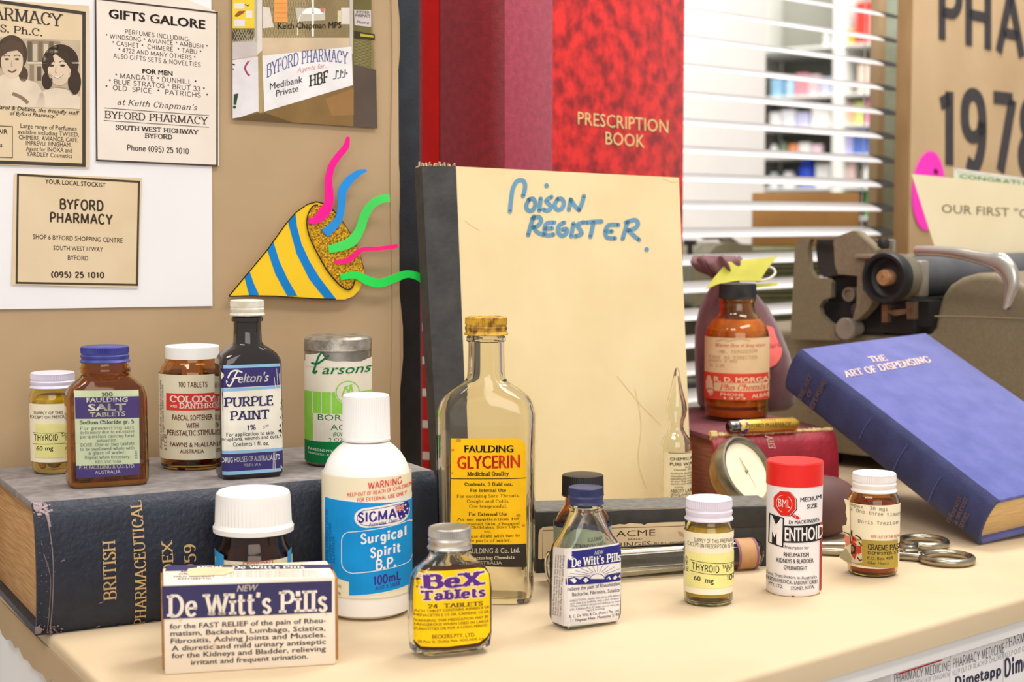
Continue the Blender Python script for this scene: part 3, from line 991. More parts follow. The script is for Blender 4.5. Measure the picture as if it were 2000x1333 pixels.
STR = [('pink streamer rising highest', (255, 0, 150), [(650, 672), (700, 668), (760, 610), (795, 540), (795, 450), (790, 360), (810, 260), (860, 180), (915, 110), (930, 35)], [16, 22, 32, 27, 25, 21, 20, 19, 18, 9]),
       ('blue streamer', (30, 150, 235), [(770, 770), (830, 715), (875, 650), (892, 540), (893, 450), (940, 370), (1010, 310), (1070, 290)], [26, 24, 21, 22, 25, 24, 18, 8]),
       ('upper green streamer', (70, 226, 96), [(800, 890), (880, 870), (970, 830), (1030, 740), (1060, 640), (1110, 555), (1180, 510), (1245, 500)], [22, 26, 30, 26, 26, 24, 24, 22]),
       ('short pink streamer', (255, 10, 130), [(845, 985), (930, 980), (990, 935), (1050, 890), (1150, 885), (1230, 875), (1308, 862)], [12, 16, 16, 13, 12, 12, 12]),
       ('lower green streamer reaching past the board', (24, 226, 80), [(890, 1105), (1000, 1085), (1100, 1130), (1190, 1145), (1290, 1110), (1380, 1078), (1450, 1090), (1508, 1122)], [16, 22, 26, 25, 24, 22, 22, 24])]
for i, (lb, c, pts, w) in enumerate(STR):
    a = spline([(p[0], p[1], q * 1.3) for p, q in zip(pts, w)], 5)
    L, R = [], []
    for j in range(len(a)):
        p, q = a[max(j - 1, 0)], a[min(j + 1, len(a) - 1)]
        dx, dy = q[0] - p[0], q[1] - p[1]
        d = math.hypot(dx, dy)
        L.append(V_((a[j][0] - dy / d * a[j][2], a[j][1] + dx / d * a[j][2])))
        R.append(V_((a[j][0] + dy / d * a[j][2], a[j][1] - dx / d * a[j][2])))
    n = len(L)
    mb = MB()
    lo = [pm(p[0], p[1], 0.0061 + 0.004 * (t % n) / n) for t, p in enumerate(L + R)]
    hi = [pm(p[0], p[1], 0.0067 + 0.004 * (t % n) / n) for t, p in enumerate(L + R)]
    fs = []
    for j in range(n - 1):
        fs += [[j, j + 1, n + j + 1, n + j], [2 * n + n + j, 2 * n + n + j + 1, 2 * n + j + 1, 2 * n + j], [j, 2 * n + j, 2 * n + j + 1, j + 1], [n + j + 1, 3 * n + j + 1, 3 * n + j, n + j]]
    mb.add(lo + hi, fs)
    PPN.part('streamer', mb, mat('streamer_%d' % i, c, rough=0.5, c2=tuple(v * .95 for v in c), scale=30), label=lb)

# ================================================================== dark panel between the board and the red book
PN = WP + WN * -0.030
c = hit(770, 900, PN, WN)
c.z = 0
DP = frame(28, c)
x1 = (DP.inverted() @ hit(822, 500, PN, WN)).x
o = MB().box((-0.02, 0, 0), (x1, 0.012, 0.42), 0.0015).obj('fabric_panel', mat('charcoal_fabric', (52, 56, 64), rough=0.9, c2=(44, 47, 54), scale=60, bump=.4, bscale=500), None, DP)
tag(o, 'narrow dark charcoal panel standing between the kraft board and the big red book', 'panel')
# ================================================================== books
GOLD = (205, 172, 120)


def book_parts(T, L, D, t, board, ov, cloth, pages, bulge=0.0, dusty=None, sp=0.0035, axis='x'):
    """a lying book: spine along x at y = 0, pages run back along y, thickness z"""
    mb = MB()
    mb.box((0, sp, t - board), (L, D, t), 0.0008, 2, 1 if dusty else 0)
    mb.box((0, sp, 0), (L, D, board), 0.0008, 2, 0)
    n = 14
    outer, inner = [], []
    for i in range(n + 1):
        k = i / n
        y = sp - (sp + bulge) * sin(pi * k) ** 0.45
        z = t * k
        outer.append((y, z))
        inner.append((y + 0.0022, 0.0015 + (t - 0.003) * k))
    prof = outer + inner[::-1]
    mb.prism(prof, lambda y, z, d: Vector((d, y, z)), 0.0, L, 0)
    cov = T.part('cover', mb, [cloth, dusty or cloth])
    pb = T.part('page_block', MB().box((ov, 0.002, board), (L - ov, D - ov, t - board), 0.0006), pages)
    return cov, pb


# --- the thick navy index lying along the board, carrying five containers
IL = gnd(75, 1250) - WN * 0.004
IB = Thing('reference_book', 'thick worn navy book lying flat with gold spine lettering, five containers on top', 'book', frame(28, IL))
IT = zat(75, 985, IL.y)
IDX_T = IT
DUST = mat('dusty_navy_cloth', (150, 142, 136), rough=0.9, c2=(120, 113, 112), scale=140, bump=0.7, bscale=600, contrast=(.3, .7))
cov, pb = book_parts(IB, 0.212, 0.121, IT, 0.004, 0.004, NAVY_CLOTH, PAGES, bulge=0.0035, dusty=DUST)
s = Sheet(0, 900, 3.0786)
u = (-1, 0.09)
s.text('BRITISH', 699, 838, 689, 478, 74, GOLD, 'serif', up=u)
s.text('PHARMACEUTICAL', 888, 1004, 857, 246, 66, GOLD, 'serif', up=u)
s.text('INDEX', 1046, 790, 1031, 478, 62, GOLD, 'serif', up=u)
s.text('1959', 1178, 715, 1170, 500, 66, GOLD, 'serif', up=u)
WEAR = (150, 134, 140)
random.seed(11)
s.line([(275, 300), (300, 420), (318, 620), (316, 860), (308, 1040)], 5, (142, 124, 118), 1, True)
s.line([(262, 560), (300, 700), (298, 900), (292, 1050)], 4, (132, 116, 112), 1, True)
for i in range(46):
    x, y = random.uniform(225, 330), random.uniform(300, 1060)
    a = random.uniform(2, 7)
    s.poly([(x, y), (x + a, y - 2), (x + a * 1.2, y + a * .4), (x + a * .3, y + a * .6)], WEAR, 1)
for i in range(40):
    x, y = random.uniform(230, 390), random.uniform(1000, 1060)
    a = random.uniform(3, 11)
    s.poly([(x, y), (x + a, y - 3), (x + a * 1.2, y + a * .5), (x + a * .3, y + a * .7)], (164, 140, 140), 1)
for i in range(26):
    x, y = random.uniform(205, 310), random.uniform(268, 330)
    a = random.uniform(5, 18)
    s.poly([(x, y), (x + a, y - 3), (x + a * 1.2, y + a * .5), (x + a * .3, y + a * .7)], (178, 158, 160), 1)
for px_ in ([(214, 262), (250, 256), (272, 262), (262, 296), (228, 318), (212, 300)], [(272, 262), (292, 268), (300, 330), (310, 400), (300, 402), (284, 330)], [(216, 1010), (236, 1004), (262, 1020), (256, 1052), (224, 1058)]):
    s.poly(px_, (160, 140, 142), 1)
for x, y in ((590, 1015), (720, 1012), (930, 985), (860, 990), (600, 860), (365, 605)):
    s.line([(x, y), (x + 22, y - 8)], 5, WEAR, 1)


def spine_map(px, py, d=0.0):
    p = IB.Mi @ hit(px, py, IB.M @ Vector((0, -0.003, 0)), WN)
    k = min(1, max(0, p.z / IT))
    return Vector((p.x, 0.0035 - 0.007 * sin(pi * k) ** 0.45 - d, p.z))


s.build('spine_lettering', spine_map, cov, off=0.0003)

# --- the cream register leaning on the red book
RN0 = WN
rb = hit(1352, 900, Vector((0.1172, 1.030, 0)), WN)
RB0 = Vector((rb.x, rb.y, 0))
TIL = 5.0
RM = frame(28, RB0, TIL)
RG = Thing('register_book', 'tall cream register with blue handwriting and black taped spine leaning on the red book', 'book', RM)
RNn = (RM.to_3x3() @ Vector((0, -1, 0)))


def rl(px, py):
    p = RG.Mi @ hit(px, py, RB0, RNn)
    return (p.x, p.z)


def down(a, b):
    """extend the line a-b to the book's foot"""
    k = (0.0 - a[1]) / (b[1] - a[1])
    return (a[0] + (b[0] - a[0]) * k, 0.0)


TL, TR, LL, RL, ML0, ML1 = rl(823, 322), rl(1326, 347), rl(854, 902), rl(1350, 940), rl(889, 325), rl(906, 750)
BLc, BRc, BMc = down(TL, LL), down(TR, RL), down(ML0, ML1)
CREAM = mat('cream_cover_paper', (238, 217, 170), rough=0.7, c2=(231, 208, 158), scale=18, spec=0.3, bump=.15, bscale=50)
TAPE = mat('black_cloth_tape', (70, 68, 66), rough=0.55, c2=(56, 54, 53), scale=70, bump=.5, bscale=260)
f3 = lambda x, z, d: Vector((x, -d, z))
cb = RG.part('front_cover', MB().prism([ML0, TR, BRc, BMc], f3, -0.0018, 0.0), CREAM)
RG.part('spine_tape', MB().prism([(TL[0], TL[1] - .0008), (ML0[0] + .0003, ML0[1]), (BMc[0] + .0003, 0), (BLc[0], 0)], f3, -0.0105, 0.0004), TAPE)
RG.part('page_block', MB().prism([(ML0[0] - .002, ML0[1] - .002), (TR[0] - .003, TR[1] - .003), (BRc[0] - .003, .001), (BMc[0], .001)], f3, -0.0085, -0.0018), mat('cream_pages', (228, 206, 164), rough=.9, c2=(212, 188, 146), scale=60, stretch=(1, 60, 1)))
RG.part('back_cover', MB().prism([(TL[0] + .001, TL[1]), TR, BRc, (BLc[0], 0)], f3, -0.0105, -0.0085), CREAM)
# frayed cloth at the spine's head
mb = MB()
for i in range(16):
    x = TL[0] - .001 + i * .0016
    mb.tube([(x, 0.001 + .0005 * (i % 3), TL[1] - .001), (x + random.uniform(-.001, .001), .001 + random.uniform(-.002, .002), TL[1] + random.uniform(.0005, .0022))], .0006, 6)
RG.part('frayed_cloth', mb, mat('frayed_cloth', (190, 172, 140), rough=.9))
s = Sheet(780, 0, 2.6667)
PEN = (112, 158, 186)
s.hand([[(575, 1103), (580, 1050), (590, 985), (612, 945), (640, 940), (654, 962), (650, 1000), (643, 1022)],
        [(675, 1040), (660, 1070), (668, 1095), (692, 1096), (708, 1066), (696, 1036), (672, 1042)], [(735, 1035), (728, 1098)], [(766, 968)],
        [(792, 1026), (764, 1045), (775, 1060), (790, 1080), (772, 1098), (750, 1092)], [(826, 1036), (808, 1066), (820, 1092), (846, 1086), (856, 1056), (842, 1036), (822, 1040)],
        [(882, 1094), (892, 1040)], [(892, 1040), (912, 1072), (935, 1095)], [(935, 1095), (950, 1060), (960, 1022)],
        [(670, 1225), (685, 1170), (700, 1128)], [(690, 1140), (724, 1130), (738, 1150), (722, 1175), (694, 1186)], [(700, 1184), (718, 1210), (752, 1224)],
        [(806, 1160), (768, 1164), (755, 1195), (765, 1225), (802, 1222)], [(760, 1192), (795, 1190)],
        [(858, 1160), (832, 1175), (825, 1206), (845, 1229), (868, 1216), (870, 1194), (848, 1196)], [(906, 1165), (894, 1232)],
        [(958, 1158), (926, 1172), (940, 1196), (948, 1218), (916, 1232)], [(972, 1160), (1010, 1156), (1052, 1154)], [(1010, 1160), (1002, 1200), (994, 1234)],
        [(1140, 1172), (1090, 1174), (1072, 1206), (1082, 1238), (1122, 1242)], [(1074, 1206), (1106, 1206)],
        [(1162, 1245), (1175, 1200), (1188, 1158)], [(1178, 1160), (1226, 1146), (1242, 1166), (1226, 1190), (1186, 1202)], [(1194, 1200), (1218, 1226), (1248, 1250)], [(1287, 1300)]], 22, PEN)
rmap = on_plane(RG, RB0, RNn)
s.build('handwriting', rmap, cb, off=0.0002)
for vw, w, p in (((780, 0, 2.6667), 2.0, [(1370, 930), (1420, 950), (1450, 945)]), ((780, 0, 2.6667), 2.0, [(340, 1150), (380, 1180), (420, 1200)]), ((0, 0, 1), 1.3, [(1205, 735), (1250, 790), (1290, 830)]), ((0, 0, 1), 1.3, [(1240, 760), (1252, 830), (1246, 900), (1262, 955)])):
    s = Sheet(*vw)
    s.line(p, w, (226, 200, 146), 1, True)
    s.build('crease', rmap, cb, off=0.0001)

# --- the tall red prescription ledger
C50, S50 = cos(radians(50)), sin(radians(50))
hp = hit(985, 430, Vector((0, 1.084, 0)), Vector((0, -1, 0)))
PB0 = Vector((hp.x, hp.y, 0))
PM = frame(50, PB0)
PB = Thing('ledger_book', 'very tall red marbled ledger with maroon cloth hinge standing behind the cream register', 'book', PM)
PN_ = Vector((S50, -C50, 0))
px1 = (PB.Mi @ hit(1335, 300, PB0, PN_)).x
hx = (PB.Mi @ hit(1079, 300, PB0, PN_)).x
PH = 0.385
MAROON = mat('maroon_cloth', (164, 54, 76), rough=0.5, c2=(148, 44, 66), scale=200, bump=.5, bscale=900, sheen=.15)
MARB = mat('red_marbled_paper', (222, 42, 38), rough=0.4, c2=(140, 24, 28), scale=75, detail=14, contrast=(.38, .60), coat=.15)
pc = PB.part('front_cover', MB().box((hx - .001, 0, 0.001), (px1, 0.003, PH), .0005), MARB)
PB.part('cloth_hinge', MB().box((0.0, -.0004, 0.001), (hx, 0.003, PH), .0008), MAROON)
TH = 0.086
n = 18
outer = [(-0.010 * sin(pi * i / n) ** .6 - .0004, TH * i / n) for i in range(n + 1)]
inner = [(p[0] + .004, p[1]) for p in outer]
PB.part('spine', MB().prism(outer + inner[::-1], lambda x, y, d: Vector((x, y, d)), 0.001, PH), mat('dark_red_cloth', (138, 30, 38), rough=0.42, c2=(122, 24, 32), scale=200, bump=.4, bscale=900))
PB.part('page_block', MB().box((.004, .003, .004), (px1 - .004, TH - .003, PH - .003)), mat('white_pages', (232, 226, 214), rough=.9, c2=(220, 212, 198), scale=60))
PB.part('back_cover', MB().box((0, TH - .003, .001), (px1, TH, PH), .0005), MARB)
s = Sheet(780, 0, 2.6667)
GP = (236, 214, 150)
s.text('PRESCRIPTION', 928, 648, 1398, 694, 66, GP, 'sans')
s.text('BOOK', 1072, 752, 1275, 770, 66, GP, 'sans')
s.build('cover_lettering', on_plane(PB, PB0, PN_), pc, off=0.0003)
# bright red back strip with white bands
SPN = Vector((-C50, -S50, 0))
SP0 = PM @ Vector((-0.0104, TH * .8, 0))
s = Sheet(0, 0, 1)
s.poly([(820, -60), (858, -60), (858, 330), (836, 330), (836, 960), (821, 960)], (196, 16, 10), 1)
for y in (445, 506, 565, 632, 697, 760, 822, 884):
    s.rect(820, y, 837, y + 15, (226, 214, 206), 2)


def spm(px, py, d=0.0):
    p = PB.Mi @ hit(px, py, SP0, SPN)
    k = min(1, max(0, p.y / TH))
    return Vector((-0.010 * sin(pi * k) ** .6 - .0004 - d, p.y, p.z))


s.build('banded_strip', spm, PB.root, cuts=[820 + 4 * i for i in range(12)], off=0.0003)

# --- the red book lying under the amber bottle
RT = 0.060
rl0 = gnd(1391, 852, RT)
RBm = frame(20, (rl0.x, rl0.y, 0))
RBK = Thing('reference_book', 'worn red cloth book lying flat beneath the orange bottle and the maroon bag', 'book', RBm)
end = RBK.Mi @ gnd(1632, 840, RT)
RBL = end.x
REDC = mat('worn_red_cloth', (150, 30, 44), rough=0.38, c2=(128, 20, 34), scale=50, bump=.5, bscale=300)
REDTOP = mat('faded_maroon_cloth', (120, 66, 72), rough=0.8, c2=(104, 54, 60), scale=70, bump=.6, bscale=500)
cov, pb = book_parts(RBK, RBL, 0.150, RT, 0.0035, 0.004, REDC, mat('brown_page_edges', (150, 92, 62), rough=.85, c2=(124, 72, 48), scale=40, stretch=(1, 1, 30)), bulge=0.006, dusty=REDTOP)
mb = MB()
random.seed(5)
for i in range(60):
    x = RBL * i / 60
    r = .0011 + .0008 * random.random() + (.0016 if i < 3 else 0)
    mb.tube([(x, .0032 + random.uniform(-.0003, .0003), RT - .0002), (x + RBL / 58, .0032, RT - .0002)], r, 6)
RBK.part('frayed_edge', mb, mat('frayed_straw_cloth', (214, 186, 134), rough=.9, c2=(186, 152, 100), scale=300), parent=cov)
RFN = RBm.to_3x3() @ Vector((0, -1, 0))
s = Sheet(1360, 820, 5.1265)
s.text('EHA', 740, 292, 725, 165, 62, (206, 160, 140), 'slab', up=(1, .03))
s.build('spine_lettering', lambda px, py, d=0.0: (lambda p: Vector((p.x, 0.0035 - .0095 * sin(pi * min(1, max(0, p.z / RT))) ** .45 - d, p.z)))(RBK.Mi @ hit(px, py, RBm @ Vector((0, -.005, 0)), RFN)), cov, off=0.0003)

# --- the blue book sloping from the red book down to the counter
bp = Vector((0.1895, 1.0985, 0.0815))
tail = gnd(1908, 1066, 0.0004)
sv = (tail - bp)
BLEN = sv.length
sv.normalize()
cv = Vector((-sv.y, sv.x, 0)).normalized()
cv = (cv + Vector((0, 0, 0.06)))
cv = (cv - sv * cv.dot(sv)).normalized()
nv = sv.cross(cv).normalized()
BM = Matrix(((sv.x, cv.x, nv.x, bp.x), (sv.y, cv.y, nv.y, bp.y), (sv.z, cv.z, nv.z, bp.z), (0, 0, 0, 1)))
BB = Thing('reference_book', 'blue cloth book with pale title lettering, sloping from the red book to the counter', 'book', BM)
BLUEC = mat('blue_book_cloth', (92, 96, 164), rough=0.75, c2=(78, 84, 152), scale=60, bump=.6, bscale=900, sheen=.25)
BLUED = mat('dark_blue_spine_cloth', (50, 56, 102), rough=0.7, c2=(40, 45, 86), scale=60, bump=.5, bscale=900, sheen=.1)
BT, BW, bd = 0.0335, 0.128, 0.003
mb = MB()
mb.box((0, .003, BT - bd), (BLEN, BW, BT), .0008, 2, 0)
mb.box((0, .003, 0), (BLEN, BW, bd), .0008, 2, 0)
n = 14
outer = [(.003 - .006 * sin(pi * i / n) ** .5, BT * i / n) for i in range(n + 1)]
inner = [(p[0] + .002, .001 + (BT - .002) * i / n) for i, p in enumerate(outer)]
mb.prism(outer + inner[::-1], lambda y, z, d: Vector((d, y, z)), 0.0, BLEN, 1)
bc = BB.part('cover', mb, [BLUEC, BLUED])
BB.part('page_block', MB().box((.0035, .002, bd), (BLEN - .0035, BW - .004, BT - bd), .0005), mat('straw_page_edges', (222, 192, 138), rough=.9, c2=(196, 162, 108), scale=50, stretch=(1, 1, 40)))
s = Sheet(1500, 630, 2.836)
TT = (226, 200, 190)
up = (-.62, -.78)
s.text('THE', 574, 224, 664, 213, 38, TT, 'slab', up=up)
s.text('ART OF DISPENSING', 432, 308, 906, 222, 42, TT, 'slab', up=up)
s.build('title_lettering', on_plane(BB, BM @ Vector((0, 0, BT)), nv), bc, off=0.0003)
s = Sheet(1500, 630, 2.836)
TS = (112, 88, 88)
up = (-.786, -.618)
LET = (('THE ART', 186, 440, 250, 298, 26), ('OF', 234, 418, 254, 374, 24), ('DISPENSING', 240, 508, 330, 326, 26), ('THE', 1008, 1118, 1030, 1062, 24), ('CHEMIST', 1032, 1080, 1078, 970, 22), ('& DRUGGIST', 1050, 1120, 1112, 978, 22), ('SERIES', 1080, 1146, 1120, 1064, 26))
for a in LET[:3]:
    s.text(*a, m=TS, st='slab', up=up)
for a in ([(578, 524), (540, 580), (506, 648)], [(776, 672), (735, 740), (694, 820)], [(962, 852), (925, 915), (888, 1000)]):
    s.line(a, 5, (84, 92, 138), 1, True)
s.build('spine_lettering', on_plane(BB, BM @ Vector((0, -.003, 0)), -cv), bc, off=0.0006)
s = Sheet(1500, 630, 2.836)
for a in LET[3:]:
    s.text(*a, m=TS, st='slab', up=up)
s.build('series_lettering', on_plane(BB, BM @ Vector((0, -.003, 0)), -cv), bc, off=0.0006)
# ================================================================== bottles, jars and tins
def zcam(p):
    return p.y * cos(PIT) - (p.z - H) * sin(PIT)


class Pot(Thing):
    """something that stands upright; silhouette rows are read off the photograph and turned into metres at its own distance"""

    def __init__(s, name, label, cat, cx, yb, hw, z0=0.0, yaw=0.0, ratio=1.0, group=None, Yc=None, lean=0.0):
        if Yc is None:
            g = gnd(cx, yb, z0)
            k = zcam(g) / F
            d = Vector((g.x, g.y, 0)).normalized()
            loc = g + d * (hw * k * ratio * 1.02)
        else:
            d = ray(cx, 700)
            loc = Vector((d.x / d.y * Yc, Yc, z0))
        s.k = (loc.y * cos(PIT)) / F
        s.cx, s.loc, s.z0, s.yaw = cx, loc, z0, yaw
        Thing.__init__(s, name, label, cat, frame(yaw, loc), group)

    def z(s, py):
        return zat(s.cx, py, s.loc.y) - s.z0

    def zf(s, py, r):
        return zat(s.cx, py, s.loc.y - r) - s.z0

    def rows(s, rr):
        """(py or None for the foot, half width px) -> (z, r)"""
        return [(0.0 if py is None else s.z(py), hw * s.k) for py, hw in rr]

    def round_body(s, rr, m, wall=0.0014, name='body', label=None, seg=64, inner_top=None, foot=0.0022):
        P = s.rows(rr)
        P = [(0.0, P[0][1] - foot), (foot * .3, P[0][1] - foot * .35), (foot, P[0][1])] + P[1:]
        mb = MB().lathe(P, seg, True, not wall)
        if wall:
            Q = [(max(z, 0.0028), max(r - wall, .001)) for z, r in P[1:]]
            Q[0] = (0.0028, Q[0][1] * .96)
            mb2 = MB().lathe(Q, seg, True, False, flip=True)
            k = len(mb.v)
            n = seg
            mb.add(mb2.v, mb2.f)
            a = k - n
            b = k + len(mb2.v) - n
            for j in range(n):
                mb.f.append([a + j, a + (j + 1) % n, b + (j + 1) % n, b + j])
                mb.m.append(0)
        s.inner = [(max(z, .003), max(r - wall - .0003, .0008)) for z, r in P[1:]]
        return s.part(name, mb, m, label=label, sharp=40)

    def flat_body(s, rr, m, wall=0.0016, name='body', label=None, seg=72, foot=0.0025):
        """rr: (py, half width px, depth ratio, exponent)"""
        P = [(0.0 if py is None else s.z(py), a * s.k, a * s.k * q, e) for py, a, q, e in rr]
        z, a, b, e = P[0]
        P = [(0.0, a - foot, b - foot, e), (foot * .3, a - foot * .35, b - foot * .35, e), (foot, a, b, e)] + P[1:]
        s.prof = P
        mb = MB().superloft(P, seg, True, not wall)
        if wall:
            Q = [(max(z, .0032), max(a - wall, .001), max(b - wall, .001), e) for z, a, b, e in P[1:]]
            mb2 = MB().superloft(Q, seg, True, False, flip=True)
            k = len(mb.v)
            mb.add(mb2.v, mb2.f)
            aa, bb = k - seg, k + len(mb2.v) - seg
            for j in range(seg):
                mb.f.append([aa + j, aa + (j + 1) % seg, bb + (j + 1) % seg, bb + j])
                mb.m.append(0)
        return s.part(name, mb, m, label=label, sharp=40)

    def cap(s, y0, y1, hw, m, style='metal', name='cap', label=None, dz=0.0, seg=120, dusty=None):
        """y0 top edge, y1 bottom edge"""
        zt, zb = s.z(y0), s.z(y1)
        r, h = hw * s.k, s.z(y0) - s.z(y1)
        kn = ()
        if style == 'metal':
            P = [(zb, r * 1.035), (zb + .05 * h, r * 1.05), (zb + .11 * h, r * 1.01), (zb + .2 * h, r * .97), (zb + .3 * h, r * 1.0), (zb + .42 * h, r * 1.01), (zb + .5 * h, r * .965), (zb + .56 * h, r * .975),
                 (zb + .60 * h, r), (zb + .86 * h, r), (zb + .95 * h, r * .985), (zb + .99 * h, r * .95), (zt, r * .90)]
            kn, dep = (8, 9), r * .05
            P.append((zt - .02 * h, r * .86))
        elif style == 'ribbed':
            P = [(zb, r * 1.0), (zb + .05 * h, r * 1.015), (zb + .09 * h, r), (zb + .92 * h, r * .985), (zb + .985 * h, r * .965), (zt, r * .92)]
            kn, dep = (2, 3), r * .03
        elif style == 'flared':
            P = [(zb, r * 1.0), (zb + .12 * h, r * 1.01), (zb + .17 * h, r * .975), (zb + .22 * h, r * .955), (zb + .86 * h, r * .93), (zb + .95 * h, r * .91), (zt, r * .86)]
            kn, dep = (3, 4), r * .022
        elif style == 'dome':
            P = [(zb, r), (zb + .1 * h, r * 1.01), (zb + .14 * h, r), (zb + .62 * h, r), (zb + .8 * h, r * .985), (zb + .93 * h, r * .93), (zt, r * .84), (zt - .02 * h, r * .72)]
            dep = 0
        else:
            P = [(zb, r), (zb + .94 * h, r), (zt, r * .97)]
            dep = 0
        mb = MB().lathe(P, seg, True, True, knurl=kn, depth=dep)
        s.capz, s.capr = zt, r
        return s.part(name, mb, m, label=label, sharp=30)

    def band(s, y0, y1, hw, m, name='label', span=150, off=0.0002, label=None, yaw0=0.0, front=False):
        """a paper band round the body; y read at the front centre"""
        r = hw * s.k
        z1, z0 = s.zf(y0, r), s.zf(y1, r)
        s.lr = r + off
        ax = Vector((s.loc.x, s.loc.y))
        f = math.atan2(-ax.y, -ax.x) - radians(s.yaw)
        n = 72
        top, bot = [], []
        V, Fc = [], []
        for i in range(n + 1):
            a = f + radians(yaw0 - span + 2 * span * i / n)
            V += [((r + off) * cos(a), (r + off) * sin(a), z0), ((r + off) * cos(a), (r + off) * sin(a), z1)]
            if i:
                k = 2 * i
                Fc.append([k - 2, k, k + 1, k - 1])
        return s.part(name, MB().add(V, Fc), m, label=label, recalc=False)

    def cmap(s, hw, off=0.0):
        r = hw * s.k + 0.0002
        ax = Vector((s.loc.x, s.loc.y))

        def mp(px, py, d=0.0):
            q = ray(px, py)
            e = Vector((q.x, q.y)).normalized()
            b = ax.dot(e)
            h2 = ax.length_squared - b * b
            lim = (r * .997) ** 2
            if h2 > lim:
                perp = (e * b - ax)
                pt = ax + perp.normalized() * r
            else:
                pt = e * (b - sqrt(r * r - h2))
            n = (pt - ax).normalized()
            zz = zat(s.cx, py, s.loc.y - r)
            w = Vector((pt.x + n.x * d, pt.y + n.y * d, zz))
            return s.Mi @ w
        return mp

    def ccuts(s, hw):
        return [s.cx + hw * sin(radians(a)) for a in range(-80, 81, 8)]

    def fmap(s, extra=0.0):
        """onto the front of a flat bottle's straight part"""
        z, a, b, e = s.prof[3]
        P = s.M @ Vector((0, -b, 0))
        N = s.M.to_3x3() @ Vector((0, -1, 0))

        def mp(px, py, d=0.0):
            p = s.Mi @ hit(px, py, P, N)
            a1, b1, e1 = a, b, e
            for q, r in zip(s.prof, s.prof[1:]):
                if q[0] <= p.z <= r[0] and r[0] > q[0]:
                    t = (p.z - q[0]) / (r[0] - q[0])
                    a1, b1, e1 = [q[i] + (r[i] - q[i]) * t for i in (1, 2, 3)]
            x = max(-a1 * .985, min(a1 * .985, p.x))
            y = -b1 * (1 - abs(x / a1) ** e1) ** (1 / e1)
            return Vector((x, y - d, p.z))
        return mp

    def fcuts(s, x0, x1, n=18):
        return [x0 + (x1 - x0) * i / n for i in range(1, n)]


def tablets(n, T, r, h, z0, z1, R, m, label, group, seed=1, name='tablet'):
    """loose tablets heaped inside a jar: each one a thing of its own"""
    random.seed(seed)
    first = None
    done = 0
    f = math.atan2(-T.loc.y, -T.loc.x)
    spots = []
    tries = 0
    while done < n and tries < 4000:
        tries += 1
        a = f + random.uniform(-1.25, 1.25)
        rad = R - h * .5 - r * random.choice([.15, .2, .3, 1.0])
        if tries > 1500:
            a = random.uniform(0, 6.28)
            rad = random.uniform(0, R - r)
        z = random.uniform(z0 + r * .8, z1)
        p = Vector((rad * cos(a), rad * sin(a), z))
        if any((p - q).length < r * 1.75 for q in spots):
            continue
        spots.append(p)
        if first is None:
            mb = MB().lathe([(-h / 2, r * .6), (-h / 2 + h * .12, r * .93), (-h * .2, r), (h * .2, r), (h / 2 - h * .12, r * .93), (h / 2, r * .6)], 20)
            o = first = mb.obj(name, m, None, None, sharp=50)
        else:
            o = first.copy()
            COL.objects.link(o)
        o.matrix_world = Matrix.Translation(T.loc + p) @ Matrix.Rotation(a + random.uniform(-.25, .25), 4, 'Z') @ Matrix.Rotation(pi / 2 + random.uniform(-.35, .35), 4, 'Y')
        tag(o, label, 'tablet', group)
        done += 1


IVORY = mat('ivory_label_paper', (236, 226, 200), rough=0.65, c2=(228, 216, 186), scale=40, spec=.3)
CREAML = mat('cream_label_paper', (230, 222, 196), rough=0.65, c2=(216, 204, 172), scale=45, spec=.3)
WHITEL = mat('white_label_paper', (238, 232, 228), rough=0.6, c2=(232, 225, 219), scale=30, spec=.3)
TABY = mat('yellow_tablet', (240, 192, 66), rough=.8, c2=(226, 172, 50), scale=500)

# ---------- yellow thyroid jars (two)
def thyroid(cx, yb, hw, z0, label, view, rows, cap, lab, extra):
    T = Pot('tablet_jar', label, 'jar', cx, yb, hw, z0, group=None)
    T.round_body(rows, YELLOWG, wall=.0012)
    T.cap(cap[0], cap[1], cap[2], LILAC, 'metal', label='lilac white screw cap')
    zb, zt = T.z(lab[1] - 4), T.z(cap[1] + 14)
    T.part('filling', MB().lathe([(zb, hw * T.k - .0022), (zt - .002, hw * T.k - .0022), (zt, hw * T.k - .005)], 40), mat('yellow_filling', (240, 206, 64), rough=.9, c2=(226, 186, 48), scale=260), label='mass of yellow tablets behind the label')
    b = T.band(lab[0], lab[1], hw, mat('thyroid_label', (240, 230, 204), rough=.6, c2=(234, 222, 192), scale=30, spec=.3), span=165)
    s = Sheet(*view)
    extra(s)
    s.build('printing', T.cmap(hw), b, T.ccuts(hw))
    return T


def thy1(s):
    s.rect(585, 765, 985, 1042, (240, 232, 150), 1)
    s.text('SUPPLY OF THIS PREPARATION', 650, 668, 1035, 678, 30, BLK, 'grotl')
    s.text('EXCEPT ON PRESCRIPTION IS ILLEGAL', 598, 706, 1045, 724, 30, BLK, 'grotl')
    s.line([(618, 824), (990, 852)], 4, BLK)
    s.line([(618, 912), (990, 946)], 4, BLK)
    s.text('THYROID', 632, 896, 852, 916, 54, BLK, 'grotm')
    s.text('TABLETS', 876, 886, 985, 894, 32, BLK, 'semi')
    s.text('B.P.', 908, 914, 946, 918, 26, BLK, 'semi')
    s.text('60', 648, 984, 702, 988, 38, BLK, 'bold')
    s.text('mg', 738, 996, 808, 1000, 44, BLK, 'bold')
    s.text('100', 912, 986, 985, 990, 42, BLK, 'grotm')
    s.text('PRI PROP', 606, 925, 602, 800, 20, BLK, 'sans', up=(-1, 0))
    s.text('Burroughs Wellcome', 578, 930, 576, 690, 14, BLK, 'sans', up=(-1, 0))


